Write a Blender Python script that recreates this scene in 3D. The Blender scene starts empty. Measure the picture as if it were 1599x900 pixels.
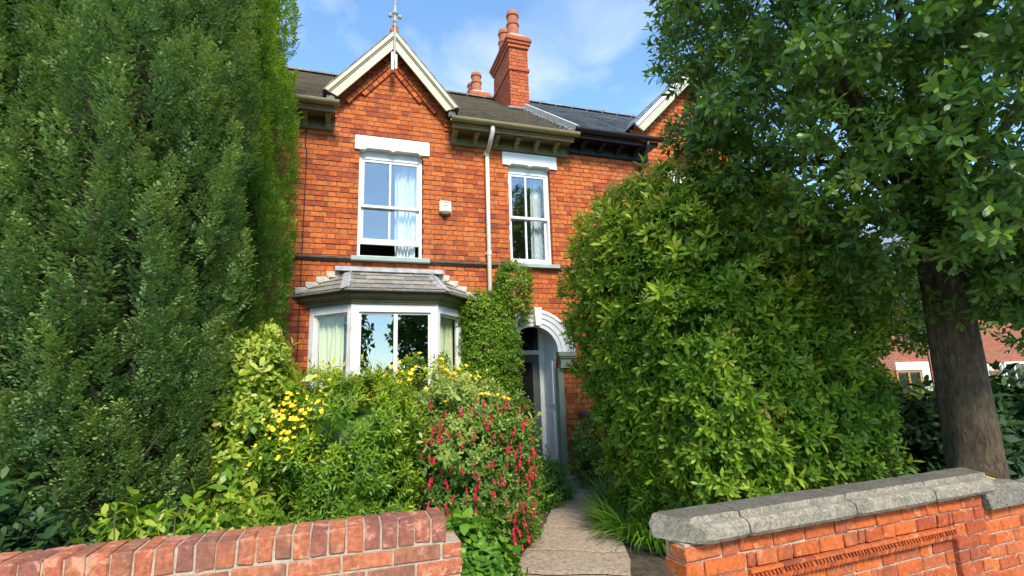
import bpy, math, random
import numpy as np
from mathutils import Matrix, Vector
random.seed(7)
rng = np.random.default_rng(11)
R_ = math.radians
SC = bpy.context.scene
COL = SC.collection

# ---------------------------------------------------------------- camera
CAM_Z = 1.45
FPX = 800.0
YAW, PITCH, ROLL = R_(18.233), R_(10.608), R_(1.758)
def cam_axes():
    s, c = math.sin, math.cos
    f = Vector((s(YAW) * c(PITCH), c(YAW) * c(PITCH), s(PITCH)))
    r = Vector((c(YAW), -s(YAW), 0))
    d = f.cross(r)
    r2 = c(ROLL) * r + s(ROLL) * d
    d2 = -s(ROLL) * r + c(ROLL) * d
    return r2, d2, f
r2, d2, fw = cam_axes()
cd = bpy.data.cameras.new('camera')
cam = bpy.data.objects.new('camera', cd)
COL.objects.link(cam)
m3 = Matrix((r2, -d2, -fw)).transposed()
cam.matrix_world = Matrix.Translation((0, 0, CAM_Z)) @ m3.to_4x4()
cd.sensor_width = 36
cd.lens = 36 * FPX / 1599
cd.clip_start = 0.05
cd.clip_end = 3000
SC.camera = cam

# ---------------------------------------------------------------- light
SUN_EL, SUN_AZ = R_(43), R_(0)          # azimuth: from the street side (-Y) towards +X
sd = Vector((math.sin(SUN_AZ) * math.cos(SUN_EL), -math.cos(SUN_AZ) * math.cos(SUN_EL), math.sin(SUN_EL)))
W = bpy.data.worlds.new('World'); SC.world = W; W.use_nodes = True
nt = W.node_tree; nt.nodes.clear()
def N(nt, t, **kw):
    n = nt.nodes.new(t)
    for k, v in kw.items():
        if k in n.inputs.keys() if hasattr(n.inputs, 'keys') else False:
            n.inputs[k].default_value = v
        else:
            setattr(n, k, v)
    return n
sky = nt.nodes.new('ShaderNodeTexSky'); sky.sky_type = 'NISHITA'; sky.sun_disc = False
sky.sun_elevation = SUN_EL; sky.sun_rotation = math.pi - SUN_AZ
sky.altitude = 0; sky.air_density = 1.0; sky.dust_density = 0.15; sky.ozone_density = 1.0
tc = nt.nodes.new('ShaderNodeTexCoord')
mp = nt.nodes.new('ShaderNodeMapping'); mp.inputs['Scale'].default_value = (1.0, 1.0, 1.9)
mp.inputs['Rotation'].default_value = (0.25, 0.35, 0.6); mp.inputs['Location'].default_value = (0.35, 0.1, 0.2)
nz = nt.nodes.new('ShaderNodeTexNoise'); nz.inputs['Scale'].default_value = 2.6; nz.inputs['Detail'].default_value = 7
nz.inputs['Roughness'].default_value = 0.55; nz.inputs['Distortion'].default_value = 0.5
cr = nt.nodes.new('ShaderNodeValToRGB')
cr.color_ramp.elements[0].position = 0.55; cr.color_ramp.elements[0].color = (0, 0, 0, 1)
cr.color_ramp.elements[1].position = 0.8; cr.color_ramp.elements[1].color = (0.7, 0.7, 0.7, 1)
mx = nt.nodes.new('ShaderNodeMixRGB'); mx.inputs['Color2'].default_value = (3.6, 3.8, 4.0, 1)
bg = nt.nodes.new('ShaderNodeBackground'); bg.inputs['Strength'].default_value = 0.15
wo = nt.nodes.new('ShaderNodeOutputWorld')
nt.links.new(tc.outputs['Generated'], mp.inputs['Vector']); nt.links.new(mp.outputs['Vector'], nz.inputs['Vector'])
nt.links.new(nz.outputs['Fac'], cr.inputs['Fac']); nt.links.new(cr.outputs['Color'], mx.inputs['Fac'])
tn_ = nt.nodes.new('ShaderNodeMixRGB'); tn_.blend_type = 'MULTIPLY'; tn_.inputs['Fac'].default_value = 1.0; tn_.inputs['Color2'].default_value = (0.82, 1.0, 1.07, 1)
nt.links.new(sky.outputs['Color'], tn_.inputs['Color1']); nt.links.new(tn_.outputs['Color'], mx.inputs['Color1']); nt.links.new(mx.outputs['Color'], bg.inputs['Color'])
nt.links.new(bg.outputs['Background'], wo.inputs['Surface'])
sl = bpy.data.lights.new('sun', 'SUN'); sl.energy = 2.5; sl.angle = R_(14); sl.color = (1.0, 0.92, 0.79)
so = bpy.data.objects.new('sun', sl); COL.objects.link(so)
so.rotation_euler = sd.to_track_quat('Z', 'Y').to_euler(); so.location = (0, 0, 20)
SC.view_settings.view_transform = 'Standard'; SC.view_settings.look = 'None'
SC.view_settings.exposure = 1.2; SC.view_settings.gamma = 1.0; SC.view_settings.use_curve_mapping = False
SC.cycles.max_bounces = 8; SC.cycles.diffuse_bounces = 4; SC.cycles.transparent_max_bounces = 12
SC.cycles.use_denoising = True

# ---------------------------------------------------------------- materials
MATS = {}
def lk(t, a, b): t.links.new(a, b)
def new_mat(name):
    m = bpy.data.materials.new(name); m.use_nodes = True; t = m.node_tree
    p = t.nodes['Principled BSDF']; MATS[name] = m
    return m, t, p
def ramp(t, stops, interp='LINEAR'):
    r = t.nodes.new('ShaderNodeValToRGB'); r.color_ramp.interpolation = interp
    e = r.color_ramp.elements
    while len(e) < len(stops): e.new(0.5)
    for i, (p, c) in enumerate(stops):
        e[i].position = p; e[i].color = (*c, 1)
    return r
def noise(t, scale, detail=4, rough=0.55, coord='pos', dist=0.0):
    n = t.nodes.new('ShaderNodeTexNoise'); n.inputs['Scale'].default_value = scale
    n.inputs['Detail'].default_value = detail; n.inputs['Roughness'].default_value = rough; n.inputs['Distortion'].default_value = dist
    if coord == 'pos':
        g = t.nodes.new('ShaderNodeNewGeometry'); lk(t, g.outputs['Position'], n.inputs['Vector'])
    else:
        g = t.nodes.new('ShaderNodeTexCoord'); lk(t, g.outputs['Object'], n.inputs['Vector'])
    return n
def mix(t, fac, a, b, mode='MIX'):
    m = t.nodes.new('ShaderNodeMixRGB'); m.blend_type = mode
    for i, v in ((0, fac), (1, a), (2, b)):
        if isinstance(v, (int, float)): m.inputs[i].default_value = v
        elif isinstance(v, tuple): m.inputs[i].default_value = (*v, 1)
        else: lk(t, v, m.inputs[i])
    return m
def bump(t, p, src, strength, dist=0.01):
    b = t.nodes.new('ShaderNodeBump'); b.inputs['Strength'].default_value = strength; b.inputs['Distance'].default_value = dist
    lk(t, src, b.inputs['Height']); lk(t, b.outputs['Normal'], p.inputs['Normal'])
def rand_val(t):
    g = t.nodes.new('ShaderNodeNewGeometry'); o = t.nodes.new('ShaderNodeObjectInfo')
    a = t.nodes.new('ShaderNodeMath'); a.operation = 'ADD'
    lk(t, g.outputs['Random Per Island'], a.inputs[0]); lk(t, o.outputs['Random'], a.inputs[1])
    f = t.nodes.new('ShaderNodeMath'); f.operation = 'FRACT'; lk(t, a.outputs[0], f.inputs[0])
    return f.outputs[0]
def mat_plain(name, col, rough=0.6, var=0.15, scale=6, bstr=0.0, bscale=40, spec=0.4, dirt=None, dscale=2.0):
    m, t, p = new_mat(name)
    n = noise(t, scale, 6)
    lo = tuple(c * (1 - var) for c in col); hi = tuple(min(1, c * (1 + var)) for c in col)
    r = ramp(t, [(0.3, lo), (0.7, hi)]); lk(t, n.outputs['Fac'], r.inputs['Fac'])
    out = r.outputs['Color']
    if dirt:
        n2 = noise(t, dscale, 8, 0.65); r2_ = ramp(t, [(0.5, (0, 0, 0)), (0.72, (1, 1, 1))]); lk(t, n2.outputs['Fac'], r2_.inputs['Fac'])
        out = mix(t, r2_.outputs['Color'], out, dirt).outputs['Color']
    lk(t, out, p.inputs['Base Color']); p.inputs['Roughness'].default_value = rough
    p.inputs['Specular IOR Level'].default_value = spec
    if bstr: bump(t, p, noise(t, bscale, 5).outputs['Fac'], bstr)
    return m
def mat_brick(name, cols, patch, dark, bstr=0.35, mott=30.0, patch_amt=(0.6, 0.75), dark_amt=(0.52, 0.7), dscale=1.6, rough=0.85, streak=False):
    m, t, p = new_mat(name)
    rv = rand_val(t)
    r = ramp(t, [(i / (len(cols) - 1), c) for i, c in enumerate(cols)]); lk(t, rv, r.inputs['Fac'])
    n1 = noise(t, mott, 10, 0.72)
    mr = ramp(t, [(0.3, (0.5, 0.46, 0.44)), (0.7, (1.3, 1.28, 1.25))]); lk(t, n1.outputs['Fac'], mr.inputs['Fac'])
    c1 = mix(t, 1.0, r.outputs['Color'], mr.outputs['Color'], 'MULTIPLY')
    n2 = noise(t, mott * 0.35, 7, 0.6, dist=0.6)
    pr = ramp(t, [(patch_amt[0], (0, 0, 0)), (patch_amt[1], (1, 1, 1))]); lk(t, n2.outputs['Fac'], pr.inputs['Fac'])
    c2 = mix(t, pr.outputs['Color'], c1.outputs['Color'], patch)
    n3 = noise(t, dscale, 7, 0.7)
    if streak:
        mp_ = t.nodes.new('ShaderNodeMapping'); mp_.inputs['Scale'].default_value = (1.6, 1.6, 0.55); l0 = n3.inputs['Vector'].links[0]; src = l0.from_socket; t.links.remove(l0); lk(t, src, mp_.inputs['Vector']); lk(t, mp_.outputs['Vector'], n3.inputs['Vector'])
    dr = ramp(t, [(dark_amt[0], (0, 0, 0)), (dark_amt[1], (0.75, 0.75, 0.75))]); lk(t, n3.outputs['Fac'], dr.inputs['Fac'])
    # soot takes some bricks more than others
    mm = t.nodes.new('ShaderNodeMath'); mm.operation = 'MULTIPLY'
    rr = ramp(t, [(0.25, (0.1, 0.1, 0.1)), (0.9, (1, 1, 1))]); lk(t, rv, rr.inputs['Fac'])
    lk(t, dr.outputs['Color'], mm.inputs[0]); lk(t, rr.outputs['Color'], mm.inputs[1])
    c3 = mix(t, mm.outputs[0], c2.outputs['Color'], dark)
    lk(t, c3.outputs['Color'], p.inputs['Base Color'])
    p.inputs['Roughness'].default_value = rough; p.inputs['Specular IOR Level'].default_value = 0.25
    if bstr: bump(t, p, n1.outputs['Fac'], bstr, 0.006)
    return m
def mat_leaf(name, stops, rough=0.45, trans=0.3, spec=0.4, tcol=None):
    m, t, p = new_mat(name)
    a = t.nodes.new('ShaderNodeAttribute'); a.attribute_name = 'tint'
    r = ramp(t, stops); lk(t, a.outputs['Fac'], r.inputs['Fac'])
    lk(t, r.outputs['Color'], p.inputs['Base Color'])
    p.inputs['Roughness'].default_value = rough; p.inputs['Specular IOR Level'].default_value = spec
    tr = t.nodes.new('ShaderNodeBsdfTranslucent')
    tm = mix(t, 1.0, r.outputs['Color'], tcol or (1.15, 1.25, 0.6), 'MULTIPLY'); lk(t, tm.outputs['Color'], tr.inputs['Color'])
    ms = t.nodes.new('ShaderNodeMixShader'); ms.inputs['Fac'].default_value = trans
    lk(t, p.outputs['BSDF'], ms.inputs[1]); lk(t, tr.outputs['BSDF'], ms.inputs[2])
    lk(t, ms.outputs['Shader'], t.nodes['Material Output'].inputs['Surface'])
    return m
def mat_glass(name, refl=0.32, tint=(0.985, 0.99, 0.985)):
    m, t, p = new_mat(name); t.nodes.remove(p)
    tr = t.nodes.new('ShaderNodeBsdfTransparent'); tr.inputs['Color'].default_value = (*tint, 1)
    gl = t.nodes.new('ShaderNodeBsdfGlossy'); gl.inputs['Roughness'].default_value = 0.0; gl.inputs['Color'].default_value = (1, 1, 1, 1)
    g = noise(t, 1.3, 2); b = t.nodes.new('ShaderNodeBump'); b.inputs['Strength'].default_value = 0.035; b.inputs['Distance'].default_value = 0.05
    lk(t, g.outputs['Fac'], b.inputs['Height']); lk(t, b.outputs['Normal'], gl.inputs['Normal'])
    lw_ = t.nodes.new('ShaderNodeLayerWeight'); fr = t.nodes.new('ShaderNodeMath'); fr.operation = 'POWER'; fr.inputs[1].default_value = 4.0; lk(t, lw_.outputs['Facing'], fr.inputs[0])
    ad = t.nodes.new('ShaderNodeMath'); ad.operation = 'ADD'; ad.use_clamp = True; ad.inputs[1].default_value = refl
    lk(t, fr.outputs[0], ad.inputs[0])
    ms = t.nodes.new('ShaderNodeMixShader'); lk(t, ad.outputs[0], ms.inputs['Fac'])
    lk(t, tr.outputs[0], ms.inputs[1]); lk(t, gl.outputs[0], ms.inputs[2])
    lk(t, ms.outputs[0], t.nodes['Material Output'].inputs['Surface'])
    return m

mat_brick('brick_house', [(0.6, 0.155, 0.035), (0.52, 0.125, 0.032), (0.6, 0.18, 0.05), (0.64, 0.175, 0.042), (0.47, 0.1, 0.03), (0.36, 0.075, 0.032)],
          (0.64, 0.24, 0.1), (0.16, 0.045, 0.03), bstr=0.25, mott=26, patch_amt=(0.64, 0.82), dark_amt=(0.47, 0.68), dscale=1.3, streak=True)
mat_brick('brick_bay', [(0.36, 0.085, 0.04), (0.42, 0.1, 0.04), (0.3, 0.07, 0.035)], (0.5, 0.2, 0.1), (0.14, 0.04, 0.03), bstr=0.2)
mat_brick('brick_left', [(0.46, 0.14, 0.07), (0.5, 0.165, 0.08), (0.36, 0.125, 0.08), (0.31, 0.115, 0.085), (0.54, 0.17, 0.075), (0.38, 0.15, 0.08)],
          (0.62, 0.27, 0.16), (0.17, 0.085, 0.065), bstr=1.0, mott=42, patch_amt=(0.54, 0.62), dark_amt=(0.42, 0.62), dscale=5.0)
mat_brick('brick_right', [(0.56, 0.125, 0.03), (0.62, 0.15, 0.04), (0.5, 0.11, 0.03), (0.4, 0.08, 0.03), (0.6, 0.17, 0.055), (0.34, 0.07, 0.035)],
          (0.62, 0.25, 0.12), (0.2, 0.055, 0.035), bstr=1.0, mott=42, patch_amt=(0.58, 0.68), dark_amt=(0.46, 0.62), dscale=4.0)
mat_brick('chimney_brick', [(0.5, 0.12, 0.04), (0.42, 0.09, 0.035), (0.56, 0.15, 0.05), (0.36, 0.08, 0.04)], (0.5, 0.2, 0.1), (0.14, 0.06, 0.045), bstr=0.2)
def far_brick():
    m, t, p = new_mat('brick_far'); g = t.nodes.new('ShaderNodeNewGeometry'); sx = t.nodes.new('ShaderNodeSeparateXYZ'); cx = t.nodes.new('ShaderNodeCombineXYZ')
    lk(t, g.outputs['Position'], sx.inputs[0]); lk(t, sx.outputs['X'], cx.inputs['X']); lk(t, sx.outputs['Z'], cx.inputs['Y'])
    b = t.nodes.new('ShaderNodeTexBrick'); b.inputs['Scale'].default_value = 1.0; b.inputs['Brick Width'].default_value = 0.23; b.inputs['Row Height'].default_value = 0.08; b.inputs['Mortar Size'].default_value = 0.008
    b.inputs['Color1'].default_value = (0.36, 0.085, 0.03, 1); b.inputs['Color2'].default_value = (0.26, 0.055, 0.025, 1); b.inputs['Mortar'].default_value = (0.3, 0.2, 0.14, 1)
    lk(t, cx.outputs[0], b.inputs['Vector']); lk(t, b.outputs['Color'], p.inputs['Base Color']); p.inputs['Roughness'].default_value = 0.9
far_brick()
mat_plain('mortar_house', (0.18, 0.09, 0.055), 0.95, 0.3, 20)
mat_plain('mortar_pale', (0.42, 0.35, 0.26), 0.95, 0.25, 30, 0.5, 120)
mat_plain('mortar_right', (0.4, 0.34, 0.26), 0.95, 0.3, 30, 0.5, 120)
mat_plain('white_paint', (0.8, 0.8, 0.79), 0.4, 0.05, 8, dirt=(0.62, 0.6, 0.55), dscale=3)
mat_plain('white_stone', (0.8, 0.79, 0.76), 0.55, 0.05, 8, dirt=(0.66, 0.63, 0.57), dscale=2)
mat_plain('cream_paint', (0.5, 0.47, 0.33), 0.5, 0.08, 6, dirt=(0.4, 0.38, 0.27), dscale=3)
mat_plain('olive_paint', (0.17, 0.145, 0.055), 0.45, 0.12, 6, dirt=(0.1, 0.095, 0.05), dscale=4)
mat_plain('olive_light', (0.25, 0.22, 0.1), 0.5, 0.12, 6, dirt=(0.15, 0.14, 0.08), dscale=4)
mat_plain('sage_paint', (0.26, 0.29, 0.2), 0.5, 0.1, 6)
mat_plain('sill_paint', (0.33, 0.42, 0.39), 0.6, 0.12, 8, dirt=(0.25, 0.28, 0.24))
mat_plain('black_paint', (0.018, 0.019, 0.022), 0.4, 0.2, 8)
mat_plain('pipe_paint', (0.66, 0.62, 0.53), 0.45, 0.06, 6, dirt=(0.5, 0.45, 0.36), dscale=6)
mat_plain('string_stone', (0.1, 0.075, 0.055), 0.8, 0.3, 12)
mat_plain('terracotta', (0.42, 0.13, 0.06), 0.8, 0.2, 9, 0.2, 60, dirt=(0.2, 0.1, 0.07), dscale=5)
mat_brick('roof_tile', [(0.2, 0.165, 0.125), (0.25, 0.21, 0.16), (0.16, 0.135, 0.105), (0.28, 0.23, 0.17)], (0.3, 0.27, 0.18), (0.12, 0.1, 0.08), bstr=0.3)
mat_brick('roof_slate', [(0.2, 0.22, 0.25), (0.25, 0.27, 0.3), (0.16, 0.18, 0.21), (0.3, 0.32, 0.34)], (0.4, 0.41, 0.42), (0.05, 0.055, 0.065), bstr=0.15, rough=0.5)
mat_brick('bay_slate', [(0.25, 0.24, 0.215), (0.34, 0.325, 0.29), (0.17, 0.165, 0.155), (0.4, 0.37, 0.31), (0.22, 0.22, 0.215)], (0.4, 0.36, 0.27), (0.13, 0.11, 0.085), bstr=0.3, mott=18, rough=0.7)
mat_plain('lead', (0.33, 0.34, 0.34), 0.5, 0.25, 9, 0.2, 30, dirt=(0.5, 0.5, 0.47), dscale=6)
mat_plain('lime_mortar', (0.52, 0.48, 0.4), 0.9, 0.2, 12, 0.4, 60)
mat_plain('coping_stone', (0.17, 0.15, 0.12), 0.92, 0.55, 55, 1.0, 95, dirt=(0.3, 0.26, 0.2), dscale=22)
def coping_mat(nm, gain):
    m, t, p = new_mat(nm)
    a = noise(t, 60, 9, 0.75); r = ramp(t, [(0.32, tuple(gain * q for q in (0.09, 0.08, 0.065))), (0.5, tuple(gain * q for q in (0.22, 0.195, 0.155))), (0.68, tuple(gain * q for q in (0.4, 0.355, 0.28)))]); lk(t, a.outputs['Fac'], r.inputs['Fac'])
    b = noise(t, 7, 7, 0.6, dist=0.5); rb_ = ramp(t, [(0.35, (0.72, 0.7, 0.66)), (0.66, (1.15, 1.12, 1.05))]); lk(t, b.outputs['Fac'], rb_.inputs['Fac'])
    c = mix(t, 1.0, r.outputs['Color'], rb_.outputs['Color'], 'MULTIPLY')
    lk(t, c.outputs['Color'], p.inputs['Base Color']); p.inputs['Roughness'].default_value = 0.95; bump(t, p, a.outputs['Fac'], 0.6, 0.005)
coping_mat('coping_weathered', 1.15); coping_mat('coping_top', 0.55)
mat_plain('path_concrete', (0.36, 0.275, 0.195), 0.92, 0.45, 38, 1.0, 90, dirt=(0.46, 0.37, 0.28), dscale=26)
mat_plain('stone_step', (0.33, 0.28, 0.22), 0.9, 0.2, 14, 0.3, 60)
mat_plain('soil', (0.075, 0.054, 0.036), 1.0, 0.5, 12, 1.0, 40)
mat_plain('pavement', (0.24, 0.23, 0.21), 0.9, 0.2, 10, 0.2, 60)
mat_plain('asphalt', (0.05, 0.05, 0.052), 0.9, 0.3, 60, 0.4, 150)
mat_plain('grass_ground', (0.06, 0.085, 0.03), 1.0, 0.4, 3)
mat_plain('interior', (0.16, 0.13, 0.1), 0.9, 0.15, 3)
mat_plain('door_paint', (0.1, 0.12, 0.1), 0.35, 0.1, 5)
mat_plain('dark_glass', (0.012, 0.012, 0.012), 0.06, 0.1, 5, spec=0.6)
mat_plain('porch_white', (0.8, 0.79, 0.76), 0.5, 0.05, 5)
mat_plain('curtain_blue', (0.7, 0.76, 0.8), 0.8, 0.06, 9)
mat_plain('curtain_green', (0.66, 0.74, 0.46), 0.8, 0.08, 9)
mat_plain('curtain_inner', (0.6, 0.5, 0.33), 0.8, 0.08, 9)
mat_plain('cream_plastic', (0.74, 0.7, 0.56), 0.35, 0.03, 5)
mat_plain('grey_print', (0.2, 0.2, 0.19), 0.6, 0.1, 5)
mat_plain('black_plastic', (0.02, 0.02, 0.02), 0.4, 0.1, 5)
def bark_mat():
    m, t, p = new_mat('bark')
    def st(scale, zs, det):
        n = noise(t, scale, det, 0.7, dist=0.8); mp_ = t.nodes.new('ShaderNodeMapping'); mp_.inputs['Scale'].default_value = (1, 1, zs); l0 = n.inputs['Vector'].links[0]; src = l0.from_socket; t.links.remove(l0); lk(t, src, mp_.inputs['Vector']); lk(t, mp_.outputs['Vector'], n.inputs['Vector']); return n
    a = st(34, 0.3, 8); r = ramp(t, [(0.33, (0.035, 0.024, 0.015)), (0.5, (0.12, 0.082, 0.05)), (0.7, (0.2, 0.15, 0.1))]); lk(t, a.outputs['Fac'], r.inputs['Fac'])
    b = noise(t, 5, 6, 0.65); rb_ = ramp(t, [(0.35, (0.7, 0.72, 0.62)), (0.68, (1.2, 1.15, 1.05))]); lk(t, b.outputs['Fac'], rb_.inputs['Fac'])
    c = mix(t, 1.0, r.outputs['Color'], rb_.outputs['Color'], 'MULTIPLY'); lk(t, c.outputs['Color'], p.inputs['Base Color']); p.inputs['Roughness'].default_value = 0.95
    bump(t, p, a.outputs['Fac'], 1.0, 0.03)
bark_mat()
mat_plain('twig', (0.12, 0.085, 0.05), 0.9, 0.3, 14)
mat_plain('inner_twig_shade', (0.042, 0.034, 0.018), 1.0, 0.5, 30)  # brown inner growth, dark enough to paint shade between cypress plumes
mat_plain('wood_frame', (0.42, 0.19, 0.06), 0.45, 0.15, 9)
mat_plain('hose_yellow', (0.5, 0.36, 0.08), 0.45, 0.1, 6)
mat_plain('iron_finial', (0.42, 0.39, 0.34), 0.6, 0.2, 20, dirt=(0.25, 0.2, 0.16), dscale=9)
mat_plain('petal_yellow', (0.82, 0.55, 0.02), 0.5, 0.12, 20)
mat_plain('petal_orange', (0.8, 0.36, 0.03), 0.5, 0.15, 20)
mat_plain('petal_red', (0.42, 0.012, 0.03), 0.5, 0.2, 20)
mat_plain('dry_leaf', (0.3, 0.14, 0.05), 0.8, 0.4, 20)
mat_plain('room_lamp', (0.3, 0.3, 0.3), 0.5, 0.1, 3)
mat_glass('glass', 0.15); mat_glass('glass_bay', 0.15); mat_glass('glass_side', 0.05)

mat_leaf('leaf_conifer', [(0.0, (0.055, 0.105, 0.05)), (0.4, (0.11, 0.205, 0.072)), (0.7, (0.2, 0.31, 0.088)), (1.0, (0.36, 0.44, 0.12))], 0.6, 0.22, 0.2)
mat_leaf('leaf_conifer_gold', [(0.0, (0.070, 0.158, 0.033)), (0.5, (0.130, 0.263, 0.036)), (0.8, (0.240, 0.385, 0.039)), (1.0, (0.400, 0.525, 0.046))], 0.6, 0.28, 0.25)
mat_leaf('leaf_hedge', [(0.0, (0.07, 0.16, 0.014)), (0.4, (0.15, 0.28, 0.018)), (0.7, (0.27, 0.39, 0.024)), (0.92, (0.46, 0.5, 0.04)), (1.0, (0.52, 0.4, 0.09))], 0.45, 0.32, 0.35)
mat_leaf('leaf_tree', [(0.0, (0.06, 0.135, 0.026)), (0.5, (0.115, 0.22, 0.03)), (0.8, (0.22, 0.34, 0.032)), (1.0, (0.42, 0.5, 0.04))], 0.38, 0.28, 0.4)
mat_leaf('leaf_gold', [(0.0, (0.068, 0.163, 0.012)), (0.4, (0.121, 0.237, 0.014)), (0.75, (0.257, 0.375, 0.018)), (1.0, (0.567, 0.525, 0.020))], 0.4, 0.3, 0.4)
mat_leaf('leaf_pale', [(0.0, (0.1, 0.2, 0.05)), (0.4, (0.19, 0.28, 0.09)), (0.75, (0.36, 0.41, 0.17)), (1.0, (0.5, 0.5, 0.25))], 0.5, 0.3, 0.3)
mat_leaf('leaf_fuchsia', [(0.0, (0.06, 0.14, 0.02)), (0.4, (0.13, 0.24, 0.035)), (0.75, (0.3, 0.38, 0.07)), (1.0, (0.5, 0.52, 0.14))], 0.45, 0.3, 0.35)
mat_leaf('leaf_varieg', [(0.0, (0.07, 0.17, 0.015)), (0.4, (0.17, 0.3, 0.02)), (0.75, (0.38, 0.46, 0.045)), (1.0, (0.6, 0.58, 0.13))], 0.4, 0.3, 0.4)
mat_leaf('leaf_green', [(0.0, (0.045, 0.143, 0.015)), (0.5, (0.090, 0.221, 0.020)), (1.0, (0.225, 0.390, 0.035))], 0.4, 0.3, 0.4)
mat_leaf('leaf_dark', [(0.0, (0.016, 0.045, 0.016)), (0.6, (0.03, 0.075, 0.02)), (1.0, (0.07, 0.13, 0.025))], 0.5, 0.2, 0.25)
mat_leaf('leaf_ivy', [(0.0, (0.068, 0.163, 0.012)), (0.5, (0.135, 0.250, 0.016)), (0.85, (0.270, 0.362, 0.022)), (1.0, (0.405, 0.425, 0.030))], 0.45, 0.28, 0.35)
mat_leaf('leaf_yellow_green', [(0.0, (0.1, 0.22, 0.015)), (0.5, (0.25, 0.38, 0.02)), (1.0, (0.5, 0.5, 0.03))], 0.45, 0.4, 0.3)  # leaves that are yellow green by nature

# ---------------------------------------------------------------- mesh helpers
class MB:
    def __init__(s): s.v = []; s.f = []
    def add(s, vs, fs):
        o = len(s.v); s.v += [tuple(v) for v in vs]; s.f += [tuple(i + o for i in f) for f in fs]; return s
    def box(s, x0, x1, y0, y1, z0, z1):
        return s.add([(x0, y0, z0), (x1, y0, z0), (x1, y1, z0), (x0, y1, z0), (x0, y0, z1), (x1, y0, z1), (x1, y1, z1), (x0, y1, z1)],
                     [(0, 3, 2, 1), (4, 5, 6, 7), (0, 1, 5, 4), (1, 2, 6, 5), (2, 3, 7, 6), (3, 0, 4, 7)])
    def obox(s, o, u, v, w, a, b, c):      # oriented box: origin corner, three unit dirs, lengths
        o = Vector(o); u = Vector(u) * a; v = Vector(v) * b; w = Vector(w) * c
        p = [o, o + u, o + u + v, o + v]; q = [x + w for x in p]
        return s.add(p + q, [(0, 3, 2, 1), (4, 5, 6, 7), (0, 1, 5, 4), (1, 2, 6, 5), (2, 3, 7, 6), (3, 0, 4, 7)])
    def prism(s, poly, a, b):              # poly: list of 3d points, extruded by vector from a*dir
        n = len(poly); a = Vector(a)
        p = [Vector(x) for x in poly]; q = [x + a for x in p]
        return s.add(p + q, [tuple(range(n))[::-1], tuple(range(n, 2 * n))] + [(i, (i + 1) % n, n + (i + 1) % n, n + i) for i in range(n)])
    def sweep(s, prof, path, closed=True, caps=True):   # list of rings given directly
        n = len(prof[0]); o = len(s.v)
        for ring in prof: s.v += [tuple(x) for x in ring]
        for k in range(len(prof) - 1):
            for i in range(n if closed else n - 1):
                j = (i + 1) % n
                s.f.append((o + k * n + i, o + k * n + j, o + (k + 1) * n + j, o + (k + 1) * n + i))
        if caps:
            s.f.append(tuple(o + i for i in range(n))[::-1]); s.f.append(tuple(o + (len(prof) - 1) * n + i for i in range(n)))
        return s
    def tube(s, pts, rad, seg=8, caps=True):
        pts = [Vector(p) for p in pts]; rings = []
        if not hasattr(rad, '__len__'): rad = [rad] * len(pts)
        for i, p in enumerate(pts):
            d = (pts[min(i + 1, len(pts) - 1)] - pts[max(i - 1, 0)]).normalized()
            a = d.cross(Vector((0.13, 0.9, 0.31))).normalized(); b = d.cross(a)
            rings.append([p + (a * math.cos(t) + b * math.sin(t)) * rad[i] for t in [2 * math.pi * k / seg for k in range(seg)]])
        return s.sweep(rings, None, True, caps)
    def lathe(s, c, prof, seg=16):         # prof: (r, z)
        rings = [[(c[0] + r * math.cos(2 * math.pi * k / seg), c[1] + r * math.sin(2 * math.pi * k / seg), c[2] + z) for k in range(seg)] for r, z in prof]
        return s.sweep(rings, None, True, True)
    def chbox(s, o, u, v, w, a, b, c, ch, jit=0.0):     # chamfered oriented box
        o = Vector(o); ax = [Vector(u), Vector(v), Vector(w)]; L = [a, b, c]
        ctr = o + ax[0] * a / 2 + ax[1] * b / 2 + ax[2] * c / 2
        idx = {}; vs = []
        for sx in (-1, 1):
            for sy in (-1, 1):
                for sz in (-1, 1):
                    sg = (sx, sy, sz)
                    cj = [random.uniform(0.5, 1.6) * ch for _ in range(3)]
                    for k in range(3):
                        p = ctr.copy()
                        for q in range(3):
                            h = L[q] / 2 - (0 if q == k else cj[q])
                            p += ax[q] * sg[q] * h
                        if jit: p += Vector((random.gauss(0, jit), random.gauss(0, jit), random.gauss(0, jit)))
                        idx[(sg, k)] = len(vs); vs.append(p)
        fs = []
        S = (-1, 1)
        for k in range(3):
            i, j = [q for q in range(3) if q != k]
            for sk in S:
                loop = []
                for si, sj in ((-1, -1), (1, -1), (1, 1), (-1, 1)):
                    sg = [0, 0, 0]; sg[k] = sk; sg[i] = si; sg[j] = sj
                    loop.append(idx[(tuple(sg), k)])
                fs.append(tuple(loop))
        for k in range(3):                 # edges along k, between faces i and j
            i, j = [q for q in range(3) if q != k]
            for si in S:
                for sj in S:
                    a_ = [0, 0, 0]; a_[k] = -1; a_[i] = si; a_[j] = sj
                    b_ = list(a_); b_[k] = 1
                    a_, b_ = tuple(a_), tuple(b_)
                    fs.append((idx[(a_, i)], idx[(b_, i)], idx[(b_, j)], idx[(a_, j)]))
        for sx in S:
            for sy in S:
                for sz in S:
                    sg = (sx, sy, sz); fs.append((idx[(sg, 0)], idx[(sg, 1)], idx[(sg, 2)]))
        return s.add(vs, fs)

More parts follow.
